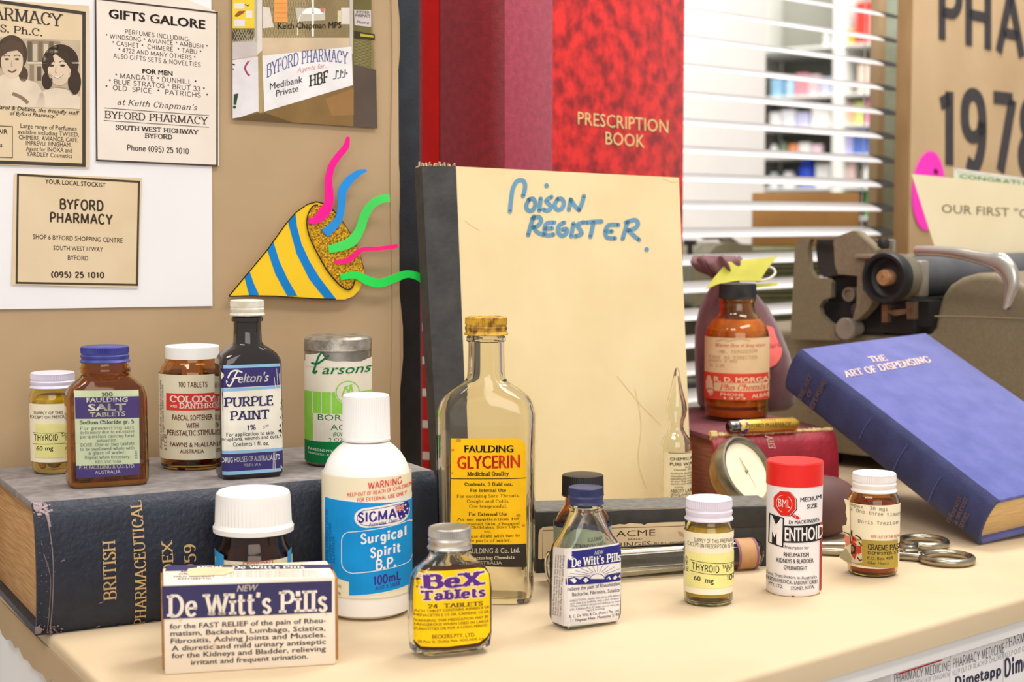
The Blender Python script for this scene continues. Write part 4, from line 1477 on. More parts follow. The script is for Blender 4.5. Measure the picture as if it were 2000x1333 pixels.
T1 = thyroid(1383, 1188, 48.5, 0.0, 'small yellow glass tablet jar standing in front of the black syringe box', (1200, 900, 4.1667),
             [(None, 48.5), (1100, 48.5), (1042, 49), (1033, 47.5), (1024, 44), (1018, 41), (1008, 40)], (972, 1014, 46), (1043, 1163), thy1)
tablets(14, T1, .0047, .0036, .003, .0115, 48.5 * T1.k - .0016, TABY, 'round yellow tablet at the bottom of the yellow jar before the syringe box', 'tablets in the front yellow jar', 4)


def thy0(s):
    s.rect(100, 875, 420, 1105, (238, 230, 150), 1)
    s.text('SUPPLY OF THIS PREPARATION', 92, 808, 480, 802, 20, BLK, 'sans')
    s.text('EXCEPT ON PRESCRIPTION', 70, 838, 380, 832, 20, BLK, 'sans')
    s.line([(86, 936), (420, 934)], 3, BLK)
    s.line([(86, 1012), (420, 1006)], 3, BLK)
    s.text('THYROID', 94, 988, 256, 984, 40, BLK, 'grotm')
    s.text('TABLETS', 278, 962, 380, 960, 22, BLK, 'semi')
    s.text('60 mg', 110, 1056, 224, 1052, 30, BLK, 'bold')


T0 = thyroid(107, 929, 44.5, IDX_T, 'small yellow glass tablet jar on the navy book, at its outer end', (40, 580, 3.5075),
             [(None, 42), (850, 44), (780, 45), (770, 44), (764, 41), (758, 38)], (727, 757, 42.5), (790, 904), thy0)
tablets(12, T0, .0047, .0036, .003, .011, 42 * T0.k - .0016, TABY, 'round yellow tablet at the bottom of the jar standing on the navy book', 'tablets in the yellow jar on the navy book', 5)

# ---------- amber salt tablet bottle
T = Pot('tablet_bottle', 'amber flat bottle of salt tablets with a dented blue cap on the navy book', 'bottle', 210, 954, 76, IDX_T, 23, 0.6)
T.flat_body([(None, 78, .56, 5), (900, 78.5, .56, 5), (775, 77.5, .56, 4.5), (757, 72, .58, 4), (744, 58, .66, 3), (736, 49, .86, 2.3), (731, 47, 1, 2), (726, 49, 1, 2), (719, 49, 1, 2), (715, 46, 1, 2), (700, 45, 1, 2)], glass('brown_bottle_glass', (200, 152, 92), rough=.03))
T.cap(676, 707, 46.5, mat('blue_enamel_cap', (66, 70, 152), rough=.45, c2=(52, 54, 126), scale=120), label='scuffed blue screw cap')
s = Sheet(40, 580, 3.5075)
SG, SP = (196, 204, 168), (74, 60, 112)
s.poly([(370, 645), (812, 640), (818, 1218), (384, 1248)], SG, 0)
s.poly([(374, 692), (814, 682), (816, 830), (378, 838)], SP, 1)
s.poly([(382, 1160), (817, 1142), (818, 1218), (384, 1248)], SP, 1)
TW = (226, 222, 200)
GK = (70, 74, 80)
s.text('100', 556, 682, 632, 680, 24, GK, 'slab')
s.text('FAULDING', 452, 724, 734, 720, 30, TW, 'bold')
s.text('SALT', 462, 782, 722, 776, 44, TW, 'black')
s.text('TABLETS', 476, 824, 718, 816, 30, TW, 'bold')
s.lines([('Sodium Chloride gr. 5', 406, 874, 778, 866, 24), ], m=GK, st='slab')
s.lines([('For preventing salt', 408, 914, 778, 904, 22), ('deficiency due to excessive', 408, 942, 780, 930, 21), ('perspiration causing heat', 410, 970, 780, 960, 21), ('exhaustion.', 522, 996, 662, 990, 21), ('DOSE: One or two tablets', 412, 1028, 780, 1014, 22),
         ('to be swallowed whole with', 410, 1056, 780, 1044, 21), ('a glass of water.', 466, 1082, 720, 1074, 21), ('Repeat when necessary.', 440, 1112, 752, 1104, 22), ('REG.VIC.5108', 510, 1140, 688, 1138, 18)], m=(84, 88, 88), st='fine')
s.text('F. H. FAULDING & CO. LTD.', 404, 1184, 784, 1170, 26, TW, 'bold')
s.text('AUSTRALIA', 510, 1214, 684, 1208, 22, (200, 190, 196), 'sans')
s.text('3231', 800, 1110, 798, 1056, 16, (70, 90, 130), 'sans', up=(-1, 0))
s.build('label', T.fmap(), T.root, T.fcuts(145, 274), ycuts=range(770, 936, 12), off=.0003)
for i, (a, b, c) in enumerate(((.0115, -.003, .0035), (-.011, .002, .0035), (.002, -.002, .0035), (.0125, .001, .0075))):
    mb2 = MB().lathe([(0, .003), (.0006, .0042), (.003, .0042), (.0036, .003)], 18)
    o = mb2.obj('tablet', mat('orange_white_tablet', (226, 196, 160), rough=.8), None, T.M @ Matrix.Translation((a, b, c)))
    tag(o, 'pale round tablet inside the amber salt bottle', 'tablet', 'tablets in the salt bottle')

# ---------- brown jar with a white lid, red banded label
T = Pot('tablet_jar', 'amber jar with plain white lid and cream label banded in red, on the navy book', 'jar', 379, 921, 64, IDX_T)
T.round_body([(None, 62), (905, 64), (740, 65), (728, 64), (716, 60), (708, 54), (703, 52), (690, 51)], AMBER)
T.cap(675, 699, 52, PLASTIC_W, 'smooth', 'lid')
b = T.band(733, 899, 65, CREAML, span=160)
s = Sheet(40, 580, 3.5075)
BR = (108, 52, 44)
s.rect(1000, 664, 1400, 780, (214, 60, 50), 1)
s.text('100 TABLETS', 1084, 618, 1280, 622, 34, BR, 'grotm')
s.text('COLOXYL', 1024, 722, 1376, 726, 42, (240, 226, 210), 'slab')
s.text('with', 1026, 760, 1074, 762, 22, (240, 226, 210), 'semi-i')
s.text('DANTHRON', 1088, 764, 1384, 768, 34, (240, 226, 210), 'slab')
s.lines([('FAECAL SOFTENER', 1042, 846, 1316, 848, 36), ('WITH', 1136, 900, 1218, 900, 34), ('PERISTALTIC STIMULANT', 1006, 952, 1400, 952, 36)], m=BR, st='bold')
s.text('FAWNS & McALLAN', 1026, 1028, 1342, 1032, 30, BR, 'bold')
s.text('AUSTRALIA', 1094, 1072, 1256, 1074, 26, BR, 'bold')
s.lines([('Each sugar coated tablet contains', 984, 1000, 980, 610, 14), ('A.T.C. 80', 1006, 1062, 1002, 950, 18), ('dioctyl sodium sulphosuccinate', 970, 1060, 966, 580, 13)], m=(130, 90, 80), st='sans', up=(-1, 0))
s.build('printing', T.cmap(65), b, T.ccuts(65))
tablets(7, T, .0045, .0042, .003, .008, 62 * T.k - .002, mat('red_tablet', (170, 40, 26), rough=.35, c2=(150, 30, 20), scale=90), 'small red tablet inside the amber jar with the white lid', 'tablets in the red banded jar', 8)

# ---------- dark flat bottle with navy and white label
T = Pot('medicine_bottle', 'dark flat medicine bottle with long neck, white metal cap and navy label', 'bottle', 487, 937, 63, IDX_T, 25, 0.62)
T.flat_body([(None, 62, .6, 6), (900, 62, .6, 6), (712, 62, .6, 6), (700, 60, .62, 5), (690, 54, .66, 4), (680, 42, .78, 3), (674, 32, .95, 2.2), (668, 28, 1, 2), (640, 27, 1, 2), (629, 27, 1, 2), (627, 31, 1, 2), (620, 31, 1, 2), (618, 28, 1, 2), (605, 27, 1, 2)],
            mat('near_black_glass', (34, 24, 24), rough=.06, spec=.7, coat=.3, c2=(28, 20, 22), scale=30))
T.cap(586, 616, 33, mat('aged_white_cap', (226, 220, 206), rough=.45, c2=(206, 196, 176), scale=140), label='aged white screw cap')
s = Sheet(400, 570, 3.508)
NV, LB = (58, 52, 108), (140, 182, 216)
s.poly([(85, 508), (520, 492), (548, 1230), (115, 1262)], (232, 226, 210), 0)
s.poly([(85, 508), (517, 492), (518, 512), (87, 530)], LB, 1)
s.poly([(85, 530), (519, 512), (522, 640), (93, 664)], NV, 1)
s.poly([(93, 668), (522, 644), (523, 662), (95, 690)], LB, 1)
s.poly([(106, 1096), (540, 1070), (541, 1088), (107, 1116)], LB, 1)
s.poly([(107, 1118), (541, 1090), (546, 1208), (112, 1238)], NV, 1)
s.poly([(112, 1238), (546, 1210), (548, 1230), (115, 1262)], LB, 1)
s.hand([[(158, 640), (170, 648), (192, 612), (212, 566), (226, 540)], [(160, 588), (180, 552), (214, 540), (252, 552)], [(188, 598), (214, 592), (240, 588)]], 11, (232, 226, 214))
s.text("elton's", 226, 626, 438, 614, 62, (232, 226, 214), 'bold-i')
s.text('PURPLE', 134, 792, 468, 776, 62, (54, 50, 96), 'slab')
s.text('PAINT', 172, 882, 440, 870, 60, (54, 50, 96), 'slab')
s.text('1%', 288, 950, 348, 944, 34, (50, 46, 80), 'grotm')
s.line([(395, 926), (425, 914), (436, 916), (410, 930), (400, 940)], 4, (150, 150, 160), 2, True)
s.lines([('For application to skin', 150, 994, 474, 978, 24), ('eruptions, wounds and cuts.', 122, 1026, 510, 1002, 24), ('Contents 1 fl. oz.', 194, 1060, 438, 1050, 26)], m=(46, 42, 66), st='grotm')
s.text('DRUG HOUSES OF AUSTRALIA LTD', 124, 1176, 516, 1150, 36, (226, 222, 222), 'bold')
s.text('PERTH. W.A', 266, 1198, 382, 1194, 18, (210, 206, 216), 'bold')
random.seed(21)
for i in range(7):
    x = 480 + random.uniform(-14, 40)
    s.line([(x, random.uniform(500, 620)), (x + 10, random.uniform(640, 700))] if i < 3 else [(x, random.uniform(1080, 1110)), (x - 4, 1225)], 3, (214, 210, 214), 3)
for y, w in ((760, 10), (800, 14), (862, 16), (918, 22), (955, 34), (985, 18)):
    s.poly([(532 + (y - 760) * .03, y - 18), (532 - w, y), (530, y + 14), (545, y + 10), (545, y - 20)], (42, 34, 34), 3)
s.build('label', T.fmap(), T.root, T.fcuts(424, 556), ycuts=range(718, 932, 14), off=.0003)

# ---------- green and white tin
T = Pot('powder_tin', 'round green and white powder tin with dull metal lid behind the white bottle', 'tin', 662, 915, 65.5, IDX_T)
TINW = mat('tin_label_paper', (226, 218, 200), rough=.6, c2=(216, 204, 182), scale=40)
T.round_body([(None, 64), (900, 65), (684, 65.5), (672, 65)], mat('tin_metal', (160, 154, 146), rough=.35, metal=.9, c2=(130, 122, 112), scale=60), wall=0, label='bare tin wall')
T.cap(655, 684, 66.5, mat('tarnished_lid', (168, 160, 148), rough=.45, metal=.75, c2=(122, 114, 102), scale=180, bump=.3, bscale=700), 'dome', 'lid', label='dusty tarnished metal lid')
b = T.band(708, 905, 65.6, TINW, span=172)
s = Sheet(400, 570, 3.508)
s.poly([(690, 440), (760, 430), (800, 418), (830, 470), (900, 480), (960, 478), (1060, 488), (1110, 470), (1156, 462), (1156, 520), (690, 520)], (226, 218, 200), 0)
GL, GD = (140, 204, 74), (8, 120, 62)
s.rect(684, 690, 1156, 1030, GL, 1)
s.ell(978, 690, 86, 82, (226, 218, 200), 2)
s.ring(978, 690, 78, 74, 7, GL, 3)
s.line([(940, 720), (965, 660), (985, 690), (1000, 650), (1010, 690)], 12, GL, 3, True)
s.line([(950, 660), (1010, 640)], 7, GL, 3)
for x in (738, 798, 864):
    s.rect(x, 690, x + 5, 840, (226, 218, 200), 2)
s.rect(742, 838, 1156, 1030, (226, 218, 200), 2)
s.rect(684, 1032, 1156, 1180, GD, 1)
GR = (10, 112, 66)
s.hand([[(744, 556), (760, 510), (780, 450), (800, 420)], [(746, 548), (752, 562), (768, 548)], [(736, 494), (768, 498), (800, 478), (846, 440)]], 13, GR)
s.text('arsons', 804, 566, 1142, 560, 62, GR, 'semi-i')
s.text('BORACIC', 776, 882, 1130, 888, 40, GR, 'sans')
s.text('ACID', 862, 948, 1040, 952, 38, GR, 'sans')
s.text('(POWDER)', 880, 992, 1020, 994, 28, GR, 'bold')
s.text('2 OZ.', 850, 1026, 960, 1030, 24, GR, 'sans')
s.text('PARSONS PTY.', 712, 1094, 880, 1104, 18, (210, 226, 206), 'bold')
s.text('NEWCASTLE - AUST', 712, 1120, 880, 1130, 13, (210, 226, 206), 'bold')
s.build('printing', T.cmap(65.7), b, T.ccuts(65.7))

# ---------- white jar lid on the brown jar behind the carton
T = Pot('tablet_jar', 'dark brown jar with wide white ribbed lid behind the blue and white pill carton', 'jar', 491, 1240, 75, 0.0, Yc=0.774)
T.round_body([(None, 73), (1180, 75), (1098, 75), (1085, 75), (1072, 70), (1060, 64), (1050, 62), (1030, 61)], AMBER_D)
T.cap(958, 1036, 79, PLASTIC_W, 'flared', 'lid', label='white plastic ribbed lid with embossed ring')
zt = T.capz
lid = T.part('embossed_ring', MB().tube([(T.capr * .66 * cos(a), T.capr * .66 * sin(a), zt) for a in [2 * pi * i / 48 for i in range(48)]], .0005, 8, closed=True), PLASTIC_W)
b = T.band(1098, 1215, 75, CREAML, span=165)
s = Sheet(290, 920, 3.2268)
s.poly([(412, 525), (476, 545), (476, 900), (412, 880)], (58, 150, 206), 1)
s.poly([(876, 545), (900, 525), (900, 880), (876, 900)], (58, 150, 206), 1)
s.frame([(598, 578), (782, 572), (782, 612), (598, 616)], 4, (168, 84, 60))
s.text('POISON', 620, 606, 768, 600, 24, (168, 84, 60), 'bold')
s.build('printing', T.cmap(75), b, T.ccuts(75))

# ---------- white plastic bottle with blue label
T = Pot('antiseptic_bottle', 'white plastic bottle of surgical spirit with ribbed cap and bright blue label', 'bottle', 718, 1217, 86, 0.0)
PW = mat('milky_white_plastic', (246, 243, 238), rough=.32, c2=(242, 238, 232), scale=10)
T.round_body([(None, 80), (1186, 84), (1170, 86), (1150, 87), (960, 88), (935, 87.5), (915, 84), (898, 77), (884, 68), (872, 56), (866, 48), (862, 44)], PW, wall=0, foot=.004)
T.cap(771, 860, 47, mat('white_ribbed_cap', (240, 237, 233), rough=.42, c2=(234, 230, 226), scale=20), 'ribbed', label='tall white finely ribbed cap')
b = T.band(934, 1170, 88, mat('cream_plastic_label', (238, 228, 198), rough=.45, c2=(234, 222, 190), scale=16), span=120, yaw0=-14)
s = Sheet(600, 750, 2.777)
SB, RD, SV = (20, 146, 218), (226, 62, 38), (60, 48, 140)
s.poly([(93, 630), (580, 630), (580, 1128), (228, 1158), (228, 1076), (165, 1062), (93, 1048)], (240, 236, 226), 1)
s.poly([(98, 634), (580, 660), (580, 1122), (228, 1152), (228, 1078), (165, 1064), (98, 1042)], SB, 2)
s.text('WARNING', 330, 573, 512, 557, 36, RD, 'grotm', L=3)
s.text('KEEP OUT OF REACH OF CHILDREN', 218, 614, 566, 582, 19, RD, 'grotm', L=3)
s.text('FOR EXTERNAL USE ONLY', 272, 642, 540, 622, 20, RD, 'grotm', L=3)
s.poly(arc(322, 728, 66, 54, 90, 270) + arc(496, 714, 58, 58, 270, 450), (240, 234, 230), 3)
s.frame(arc(324, 728, 52, 42, 90, 270) + arc(494, 714, 46, 46, 270, 450), 3, SV, 4)
s.text('SIGMA', 276, 752, 484, 738, 50, SV, 'grot', L=4)
s.poly([(474, 676), (540, 662), (552, 690), (546, 736), (500, 756)], (52, 40, 128), 4)
for a in ([(478, 676), (520, 706)], [(478, 706), (520, 674)], [(498, 672), (500, 712)], [(476, 692), (522, 688)]):
    s.line(a, 8, (240, 230, 224), 5)
    s.line(a, 4, (220, 80, 50), 6)
for x, y in ((530, 680), (540, 704), (524, 716), (532, 736), (508, 738)):
    s.ell(x, y, 5, 5, (240, 234, 230), 5, 8)
s.rect(330, 752, 490, 778, (240, 234, 230), 3)
s.text("Australias' Own", 334, 776, 486, 762, 22, SV, 'sans', L=5)
box = arc(236, 858, 48, 52, 180, 270) + arc(540, 812, 34, 40, 270, 360) + arc(538, 962, 34, 40, 0, 90) + arc(246, 978, 58, 52, 90, 180)
s.frame(box, 4, (236, 236, 236), 3)
s.text('Surgical', 290, 868, 536, 846, 50, (240, 240, 240), 'grot', L=3)
s.text('Spirit', 342, 944, 506, 928, 50, (240, 240, 240), 'grot', L=3)
s.text('B.P.', 372, 1012, 480, 1004, 52, (240, 240, 240), 'grot', L=3)
s.text('100mL', 358, 1094, 506, 1080, 46, SV, 'grot', L=3)
s.text('AUST R 20358', 368, 1124, 500, 1110, 20, SV, 'semi', L=3)
for i, t in enumerate(('SIGMA COMPANY LIMITED', 'CLAYTON VICTORIA', 'AUSTRALIA')):
    s.text(t, 118 + i * 18, 990, 114 + i * 18, 700 + i * 70, 13, (24, 90, 168), 'semi', up=(-1, 0), L=3)
s.text('1102', 160, 1112, 186, 1116, 16, (110, 106, 100), 'sans', L=3)
s.text('1998', 160, 1152, 182, 1156, 16, (110, 106, 100), 'sans', L=3)
s.build('printing', T.cmap(88), b, T.ccuts(88))

# ---------- tall clear glycerin bottle
T = Pot('glycerin_bottle', 'tall clear flat glass bottle with rusty yellow cap and yellow label', 'bottle', 950, 1184, 96, 0.0, -6, 0.5)
T.flat_body([(None, 91, .5, 3.6), (1150, 94, .5, 3.6), (840, 98.5, .5, 3.6), (806, 98.5, .5, 3.5), (788, 93, .52, 3.2), (775, 84, .55, 3), (762, 68, .62, 2.7), (752, 53, .74, 2.4), (745, 43, .9, 2.1), (738, 38, 1, 2), (725, 36.5, 1, 2), (680, 35.5, 1, 2), (668, 35.5, 1, 2), (666, 39, 1, 2), (659, 39, 1, 2), (656, 36, 1, 2), (640, 35, 1, 2)], CLEAR_O, wall=.0022)
T.cap(619, 654, 41.5, mat('rusty_yellow_cap', (206, 160, 40), rough=.5, c2=(112, 70, 26), scale=260, contrast=(.36, .56)), label='rusty yellow screw cap')
s = Sheet(830, 600, 2.22)
GY, GK = (246, 190, 18), (52, 44, 20)
s.poly([(112, 570), (395, 568), (420, 580), (436, 602), (440, 1132), (206, 1122), (112, 1116)], GY, 0)
s.poly([(112, 1028), (438, 1030), (440, 1132), (206, 1122), (112, 1116)], (56, 48, 38), 1)
s.line([(112, 745), (436, 744)], 3.5, GK, 1)
s.text('FAULDING', 172, 630, 384, 630, 30, GK, 'black')
s.text('GLYCERIN', 140, 702, 412, 696, 54, (222, 60, 24), 'black')
s.text('Medicinal Quality', 184, 732, 366, 730, 17, GK, 'slab')
G3 = (96, 76, 20)
s.lines([('Contents, 3 fluid ozs.', 172, 774, 380, 774, 13), ('For Internal Use', 196, 801, 352, 801, 13), ('For External Use', 190, 904, 358, 904, 13)], m=GK, st='slab')
s.lines([('For soothing Sore Throats,', 138, 827, 410, 824, 13), ('Coughs and Colds.', 182, 848, 366, 848, 13), ('One teaspoonful.', 192, 870, 356, 870, 13), ('As an application for', 138, 926, 410, 924, 11), ('Roughened Skin, Chapped', 138, 947, 410, 945, 11),
         ('Hands, Chilblains, Sore Lips,', 120, 962, 410, 958, 11), ('etc.', 258, 977, 286, 977, 9), ('Before use dilute with two to', 130, 1001, 410, 997, 13), ('three parts of water.', 160, 1019, 374, 1017, 13)], m=G3, st='serif')
s.text('F. H. FAULDING & Co. Ltd.', 120, 1070, 410, 1066, 22, (226, 218, 190), 'bold')
s.text('Manufacturing Chemists', 150, 1097, 388, 1092, 13, (212, 202, 170), 'slab')
s.text('AUSTRALIA', 206, 1116, 334, 1116, 13, (212, 202, 170), 'bold')
for x, y, r in ((146, 578, 12), (120, 620, 8), (405, 905, 10), (426, 950, 8), (118, 720, 6)):
    s.ell(x, y, r, r * .6, (196, 140, 30), 3, 10)
s.build('label', T.fmap(), T.root, T.fcuts(880, 1028), ycuts=range(862, 1112, 14), off=.0003)

# ---------- yellow labelled tablet bottle in front
T = Pot('tablet_bottle', 'small clear flat tablet bottle with aluminium cap and yellow label bordered brown', 'bottle', 879, 1287, 82, 0.0, 20, 0.5)
T.flat_body([(None, 75, .50, 3.4), (1262, 80, .50, 3.4), (1235, 83, .50, 3.6), (1150, 83, .50, 3.6), (1125, 80, .50, 3.2), (1108, 70, .56, 3), (1098, 56, .64, 2.7), (1090, 46, .8, 2.4), (1083, 41, .96, 2.1), (1078, 40, 1, 2), (1074, 43.5, 1, 2), (1068, 43.5, 1, 2), (1065, 40, 1, 2), (1050, 38, 1, 2)], CLEAR, wall=.002, foot=.006)
T.cap(1029, 1070, 42.5, ALU, label='ridged aluminium cap')
s = Sheet(780, 1000, 4.4455)
BY, BB_, BP = (250, 206, 16), (76, 44, 30), (92, 44, 128)
s.poly([(86, 600), (190, 486), (420, 474), (700, 458), (760, 470), (806, 540), (806, 1060), (770, 1120), (700, 1168), (420, 1200), (190, 1208), (130, 1150), (82, 1080)], BB_, 0)
s.poly([(102, 605), (196, 528), (420, 512), (690, 492), (750, 500), (796, 548), (798, 1050), (764, 1092), (690, 1138), (420, 1172), (196, 1178), (142, 1130), (98, 1070)], BY, 1)
WB = (236, 216, 190)
for dx, dy in ((-9, -5), (9, 5), (-7, 8), (8, -7), (0, -10), (0, 10)):
    s.text('BeX', 190 + dx, 672 + dy, 752 + dx, 632 + dy, 112, WB, 'fat', L=2)
    s.text('Tablets', 192 + dx, 774 + dy, 752 + dx, 732 + dy, 78, WB, 'fat', L=2)
s.text('BeX', 190, 672, 752, 632, 112, BP, 'fat', L=3)
s.text('Tablets', 192, 774, 752, 732, 78, BP, 'fat', L=3)
BK = (70, 50, 30)
s.text('24  TABLETS', 248, 840, 726, 812, 34, BK, 'slab')
s.lines([('EACH TABLET CONTAINS ASPIRIN 8 GR.', 132, 882, 794, 840, 22), ('PHENACETIN 2 1/2 GR. CAFFEINE 1/2 GR.', 128, 918, 790, 880, 22), ('WARNING: THIS MEDICATION MAY BE', 132, 966, 780, 924, 22), ('DANGEROUS WHEN USED IN LARGE', 132, 1000, 782, 962, 22), ('QUANTITIES OR FOR A LONG PERIOD.', 132, 1038, 778, 996, 22)], m=(120, 84, 24), st='bold')
s.text('BECKERS PTY. LTD.', 282, 1102, 656, 1082, 32, BK, 'semi')
s.text('20 Pym St., Dudley Park, ADELAIDE, S.A.', 170, 1146, 742, 1112, 20, BK, 'semi')
s.build('label', T.fmap(), T.root, T.fcuts(798, 962), ycuts=range(1108, 1274, 8), off=.0003)

# ---------- clear sloping-shouldered pill bottle
T = Pot('pill_bottle', 'clear sloping-shouldered pill bottle with navy cap and white label showing a rising sun', 'bottle', 1143, 1233, 66, 0.0, 30, 0.8)
T.flat_body([(None, 65, .54, 9), (1200, 67, .54, 9), (1078, 67, .54, 8), (1062, 64, .56, 5), (1046, 53, .6, 4), (1030, 45, .68, 3), (1015, 38, .8, 2.5), (1004, 33, .95, 2.1), (998, 31, 1, 2), (994, 34, 1, 2), (990, 34, 1, 2), (987, 31, 1, 2), (975, 30, 1, 2)], CLEAR, wall=.0018, foot=.003)
T.cap(951, 984, 34.5, mat('navy_enamel_cap', (50, 56, 100), rough=.4, c2=(40, 46, 86), scale=140), label='navy screw cap with dusty top')
s = Sheet(1040, 900, 3.7045)
DN = (44, 46, 124)
s.poly([(248, 648), (645, 598), (642, 960), (625, 1165), (250, 1202)], (232, 226, 224), 0)
s.poly([(260, 662), (645, 608), (642, 736), (255, 786)], DN, 1)
s.text('NEW', 446, 682, 512, 674, 28, (236, 230, 226), 'bold-i')
s.text("De Witt's Pills", 280, 772, 641, 724, 60, (240, 236, 230), 'slab')
cx, cy = 468, 850
for a in range(-78, 79, 13):
    s.line([(cx + 60 * sin(radians(a)), cy - 44 * cos(radians(a))), (cx + 168 * sin(radians(a)) * (1 + abs(a) / 240), cy - 96 * cos(radians(a)) - a * .12)], 3, (70, 66, 90), 1)
s.poly([(250, 858), (300, 842), (340, 860), (380, 838), (420, 856), (515, 846), (545, 826), (590, 820), (640, 810), (640, 868), (560, 880), (420, 894), (250, 902)], DN, 2)
s.ell(466, 856, 52, 36, (234, 228, 226), 3, 20, 180, 360)
s.ring(466, 856, 52, 36, 4, DN, 4, 180, 360)
for p in ([(268, 862), (300, 850), (318, 872), (300, 890)], [(362, 866), (384, 846), (404, 868), (380, 884)], [(530, 858), (552, 836), (566, 856), (556, 862), (548, 850)], [(575, 852), (600, 828), (612, 846), (592, 862)], [(620, 840), (634, 822), (636, 850)]):
    s.poly(p, (234, 228, 226), 3)
DK2 = (58, 56, 74)
s.text('relieve the pain of Rheumatism', 258, 946, 634, 902, 28, DK2, 'semi')
s.text('Backache, Fibrositis, Sciatica', 286, 982, 630, 948, 26, DK2, 'semi')
s.lines([('DIRECTIONS: Adults take three pills before', 272, 1024, 632, 980, 15), ('each meal & at bedtime, with a glass of water.', 272, 1044, 630, 1002, 15), ('When relief is obtained reduce to two', 272, 1064, 630, 1024, 15), ('pills. Children 8 to 12 years one or two pills', 272, 1086, 628, 1048, 15), ('night & morning.', 388, 1092, 522, 1076, 15)], m=(110, 108, 120), st='sans')
s.text('E. C. De Witt & Co. (Aust.) Pty. Ltd.', 268, 1140, 628, 1094, 20, DK2, 'semi')
s.text('11 Nepean Hwy, Mentone 3194', 276, 1170, 626, 1126, 22, DK2, 'semi')
lab = s.build('label', T.fmap(), T.root, T.fcuts(1105, 1216), ycuts=range(1066, 1228, 10), off=.0003)
lab['label'] = 'white front label with navy heading and sunrise'
z, a, b_, e = T.prof[3]
SPt, SNn = T.M @ Vector((-a, 0, 0)), T.M.to_3x3() @ Vector((-1, 0, 0))
s = Sheet(1040, 900, 3.7045)
s.poly([(155, 622), (252, 640), (248, 1206), (140, 1162)], (228, 220, 214), 0)
for i, t in enumerate(('IMPORTANT: After taking a few pills the', 'urine will turn a bluish colour. Do not be', 'alarmed, this is due to the action of the', 'medicine and shows it is doing its work')):
    s.text(t, 222 - i * 17, 690 - i * 3, 200 - i * 17, 1130 - i * 4, 12, (110, 104, 108), 'sans', up=(1, 0))


def dside(px, py, d=0.0):
    p = T.Mi @ hit(px, py, SPt, SNn)
    y = max(-b_ * .985, min(b_ * .985, p.y))
    x = -a * (1 - abs(y / b_) ** e) ** (1 / e)
    return Vector((x - d, y, p.z))


s.build('side_label', dside, T.root, [1078 + i * 3 for i in range(12)], ycuts=range(1070, 1230, 10), off=.0003)

# ---------- brown bottle with black cap behind it
T = Pot('medicine_bottle', 'small brown bottle with black ribbed cap, hidden behind the clear pill bottle', 'bottle', 1139, 1160, 57, 0.0, Yc=0.850)
T.round_body([(None, 56), (1120, 57), (1030, 57), (1018, 55), (1005, 49), (995, 42), (985, 36), (975, 35), (968, 34)], AMBER_D, wall=.0014)
T.cap(927, 968, 41.5, BLACK_P, 'ribbed', label='black ribbed cap')
b = T.band(1028, 1140, 57, mat('grey_green_label', (150, 168, 150), rough=.6, c2=(140, 158, 140), scale=40), span=170)
s = Sheet(1040, 900, 3.7045)
s.rect(160, 468, 580, 500, (52, 48, 80), 1)
s.text('EXTRACT', 390, 585, 545, 572, 26, (60, 70, 66), 'slab')
s.text('PENNYROYAL', 285, 640, 550, 616, 26, (60, 70, 66), 'slab')
s.build('printing', T.cmap(57), b, T.ccuts(57))

# ---------- red-capped white tube
T = Pot('tablet_tin', 'tall white tablet tube with bright red lid and red wax seal emblem', 'tin', 1549, 1168, 54, 0.0)
T.round_body([(None, 53), (1140, 53.5), (945, 55), (930, 54)], mat('white_card_tube', (236, 230, 230), rough=.5, c2=(230, 223, 222), scale=20), wall=0, foot=.0012)
T.cap(899, 944, 56, mat('red_plastic_lid', (228, 34, 26), rough=.4, c2=(220, 28, 22), scale=30), 'smooth', 'lid', label='bright red lid')
s = Sheet(1470, 870, 4.165)
M1 = (38, 36, 38)
RS = (220, 40, 34)
sc = [(262 + (88 + 7 * (i % 2)) * cos(2 * pi * i / 16), 480 + (98 + 8 * (i % 2)) * sin(2 * pi * i / 16)) for i in range(16)]
s.poly([(p[0] + 12, p[1] + 4) for p in sc], M1, 1)
s.poly([(p[0] + 4, p[1] + 1) for p in sc], (238, 230, 228), 2)
s.poly(sc, RS, 3)
s.poly([(330, 560), (395, 592), (372, 600), (368, 606), (318, 580)], RS, 3)
s.line([(330, 562), (352, 588), (356, 566), (388, 592)], 3, (238, 230, 228), 4)
s.ring(258, 482, 62, 70, 4, (240, 200, 192), 4, 100, 260)
s.ring(258, 482, 62, 70, 4, (240, 200, 192), 4, -60, 60)
s.text('BML', 212, 510, 306, 514, 66, (240, 214, 206), 'semi', L=4)
s.text('MEDIUM', 388, 462, 556, 452, 34, M1, 'bold')
s.text('SIZE', 440, 520, 522, 514, 34, M1, 'bold')
s.text('Dr MACKENZIES', 296, 644, 540, 632, 28, M1, 'bold')
s.poly([(135, 578), (256, 598), (250, 840), (128, 822)], M1, 1)
s.poly([(146, 592), (162, 594), (192, 664), (230, 604), (246, 606), (240, 830), (196, 822), (196, 720), (178, 770), (160, 720), (158, 818), (138, 814)], (236, 230, 228), 2)
s.poly([(256, 660), (550, 648), (556, 790), (250, 798)], M1, 1)
s.text('ENTHOIDS', 262, 782, 612, 774, 106, (236, 230, 228), 'black', L=2)
s.text('Prescription for', 262, 846, 456, 848, 26, M1, 'sans')
s.lines([('RHEUMATISM', 254, 912, 456, 912, 34), ('KIDNEYS & BLADDER', 196, 964, 494, 962, 34), ('OVERWEIGHT', 254, 1018, 446, 1020, 34)], m=M1, st='bold')
s.text('Sole Distributors in Australia', 112, 1082, 520, 1096, 26, M1, 'sans')
s.text('BRITISH MEDICAL LABORATORIES', 112, 1126, 530, 1140, 30, M1, 'semi')
s.text('PTY. LTD.', 132, 1168, 246, 1174, 28, M1, 'semi')
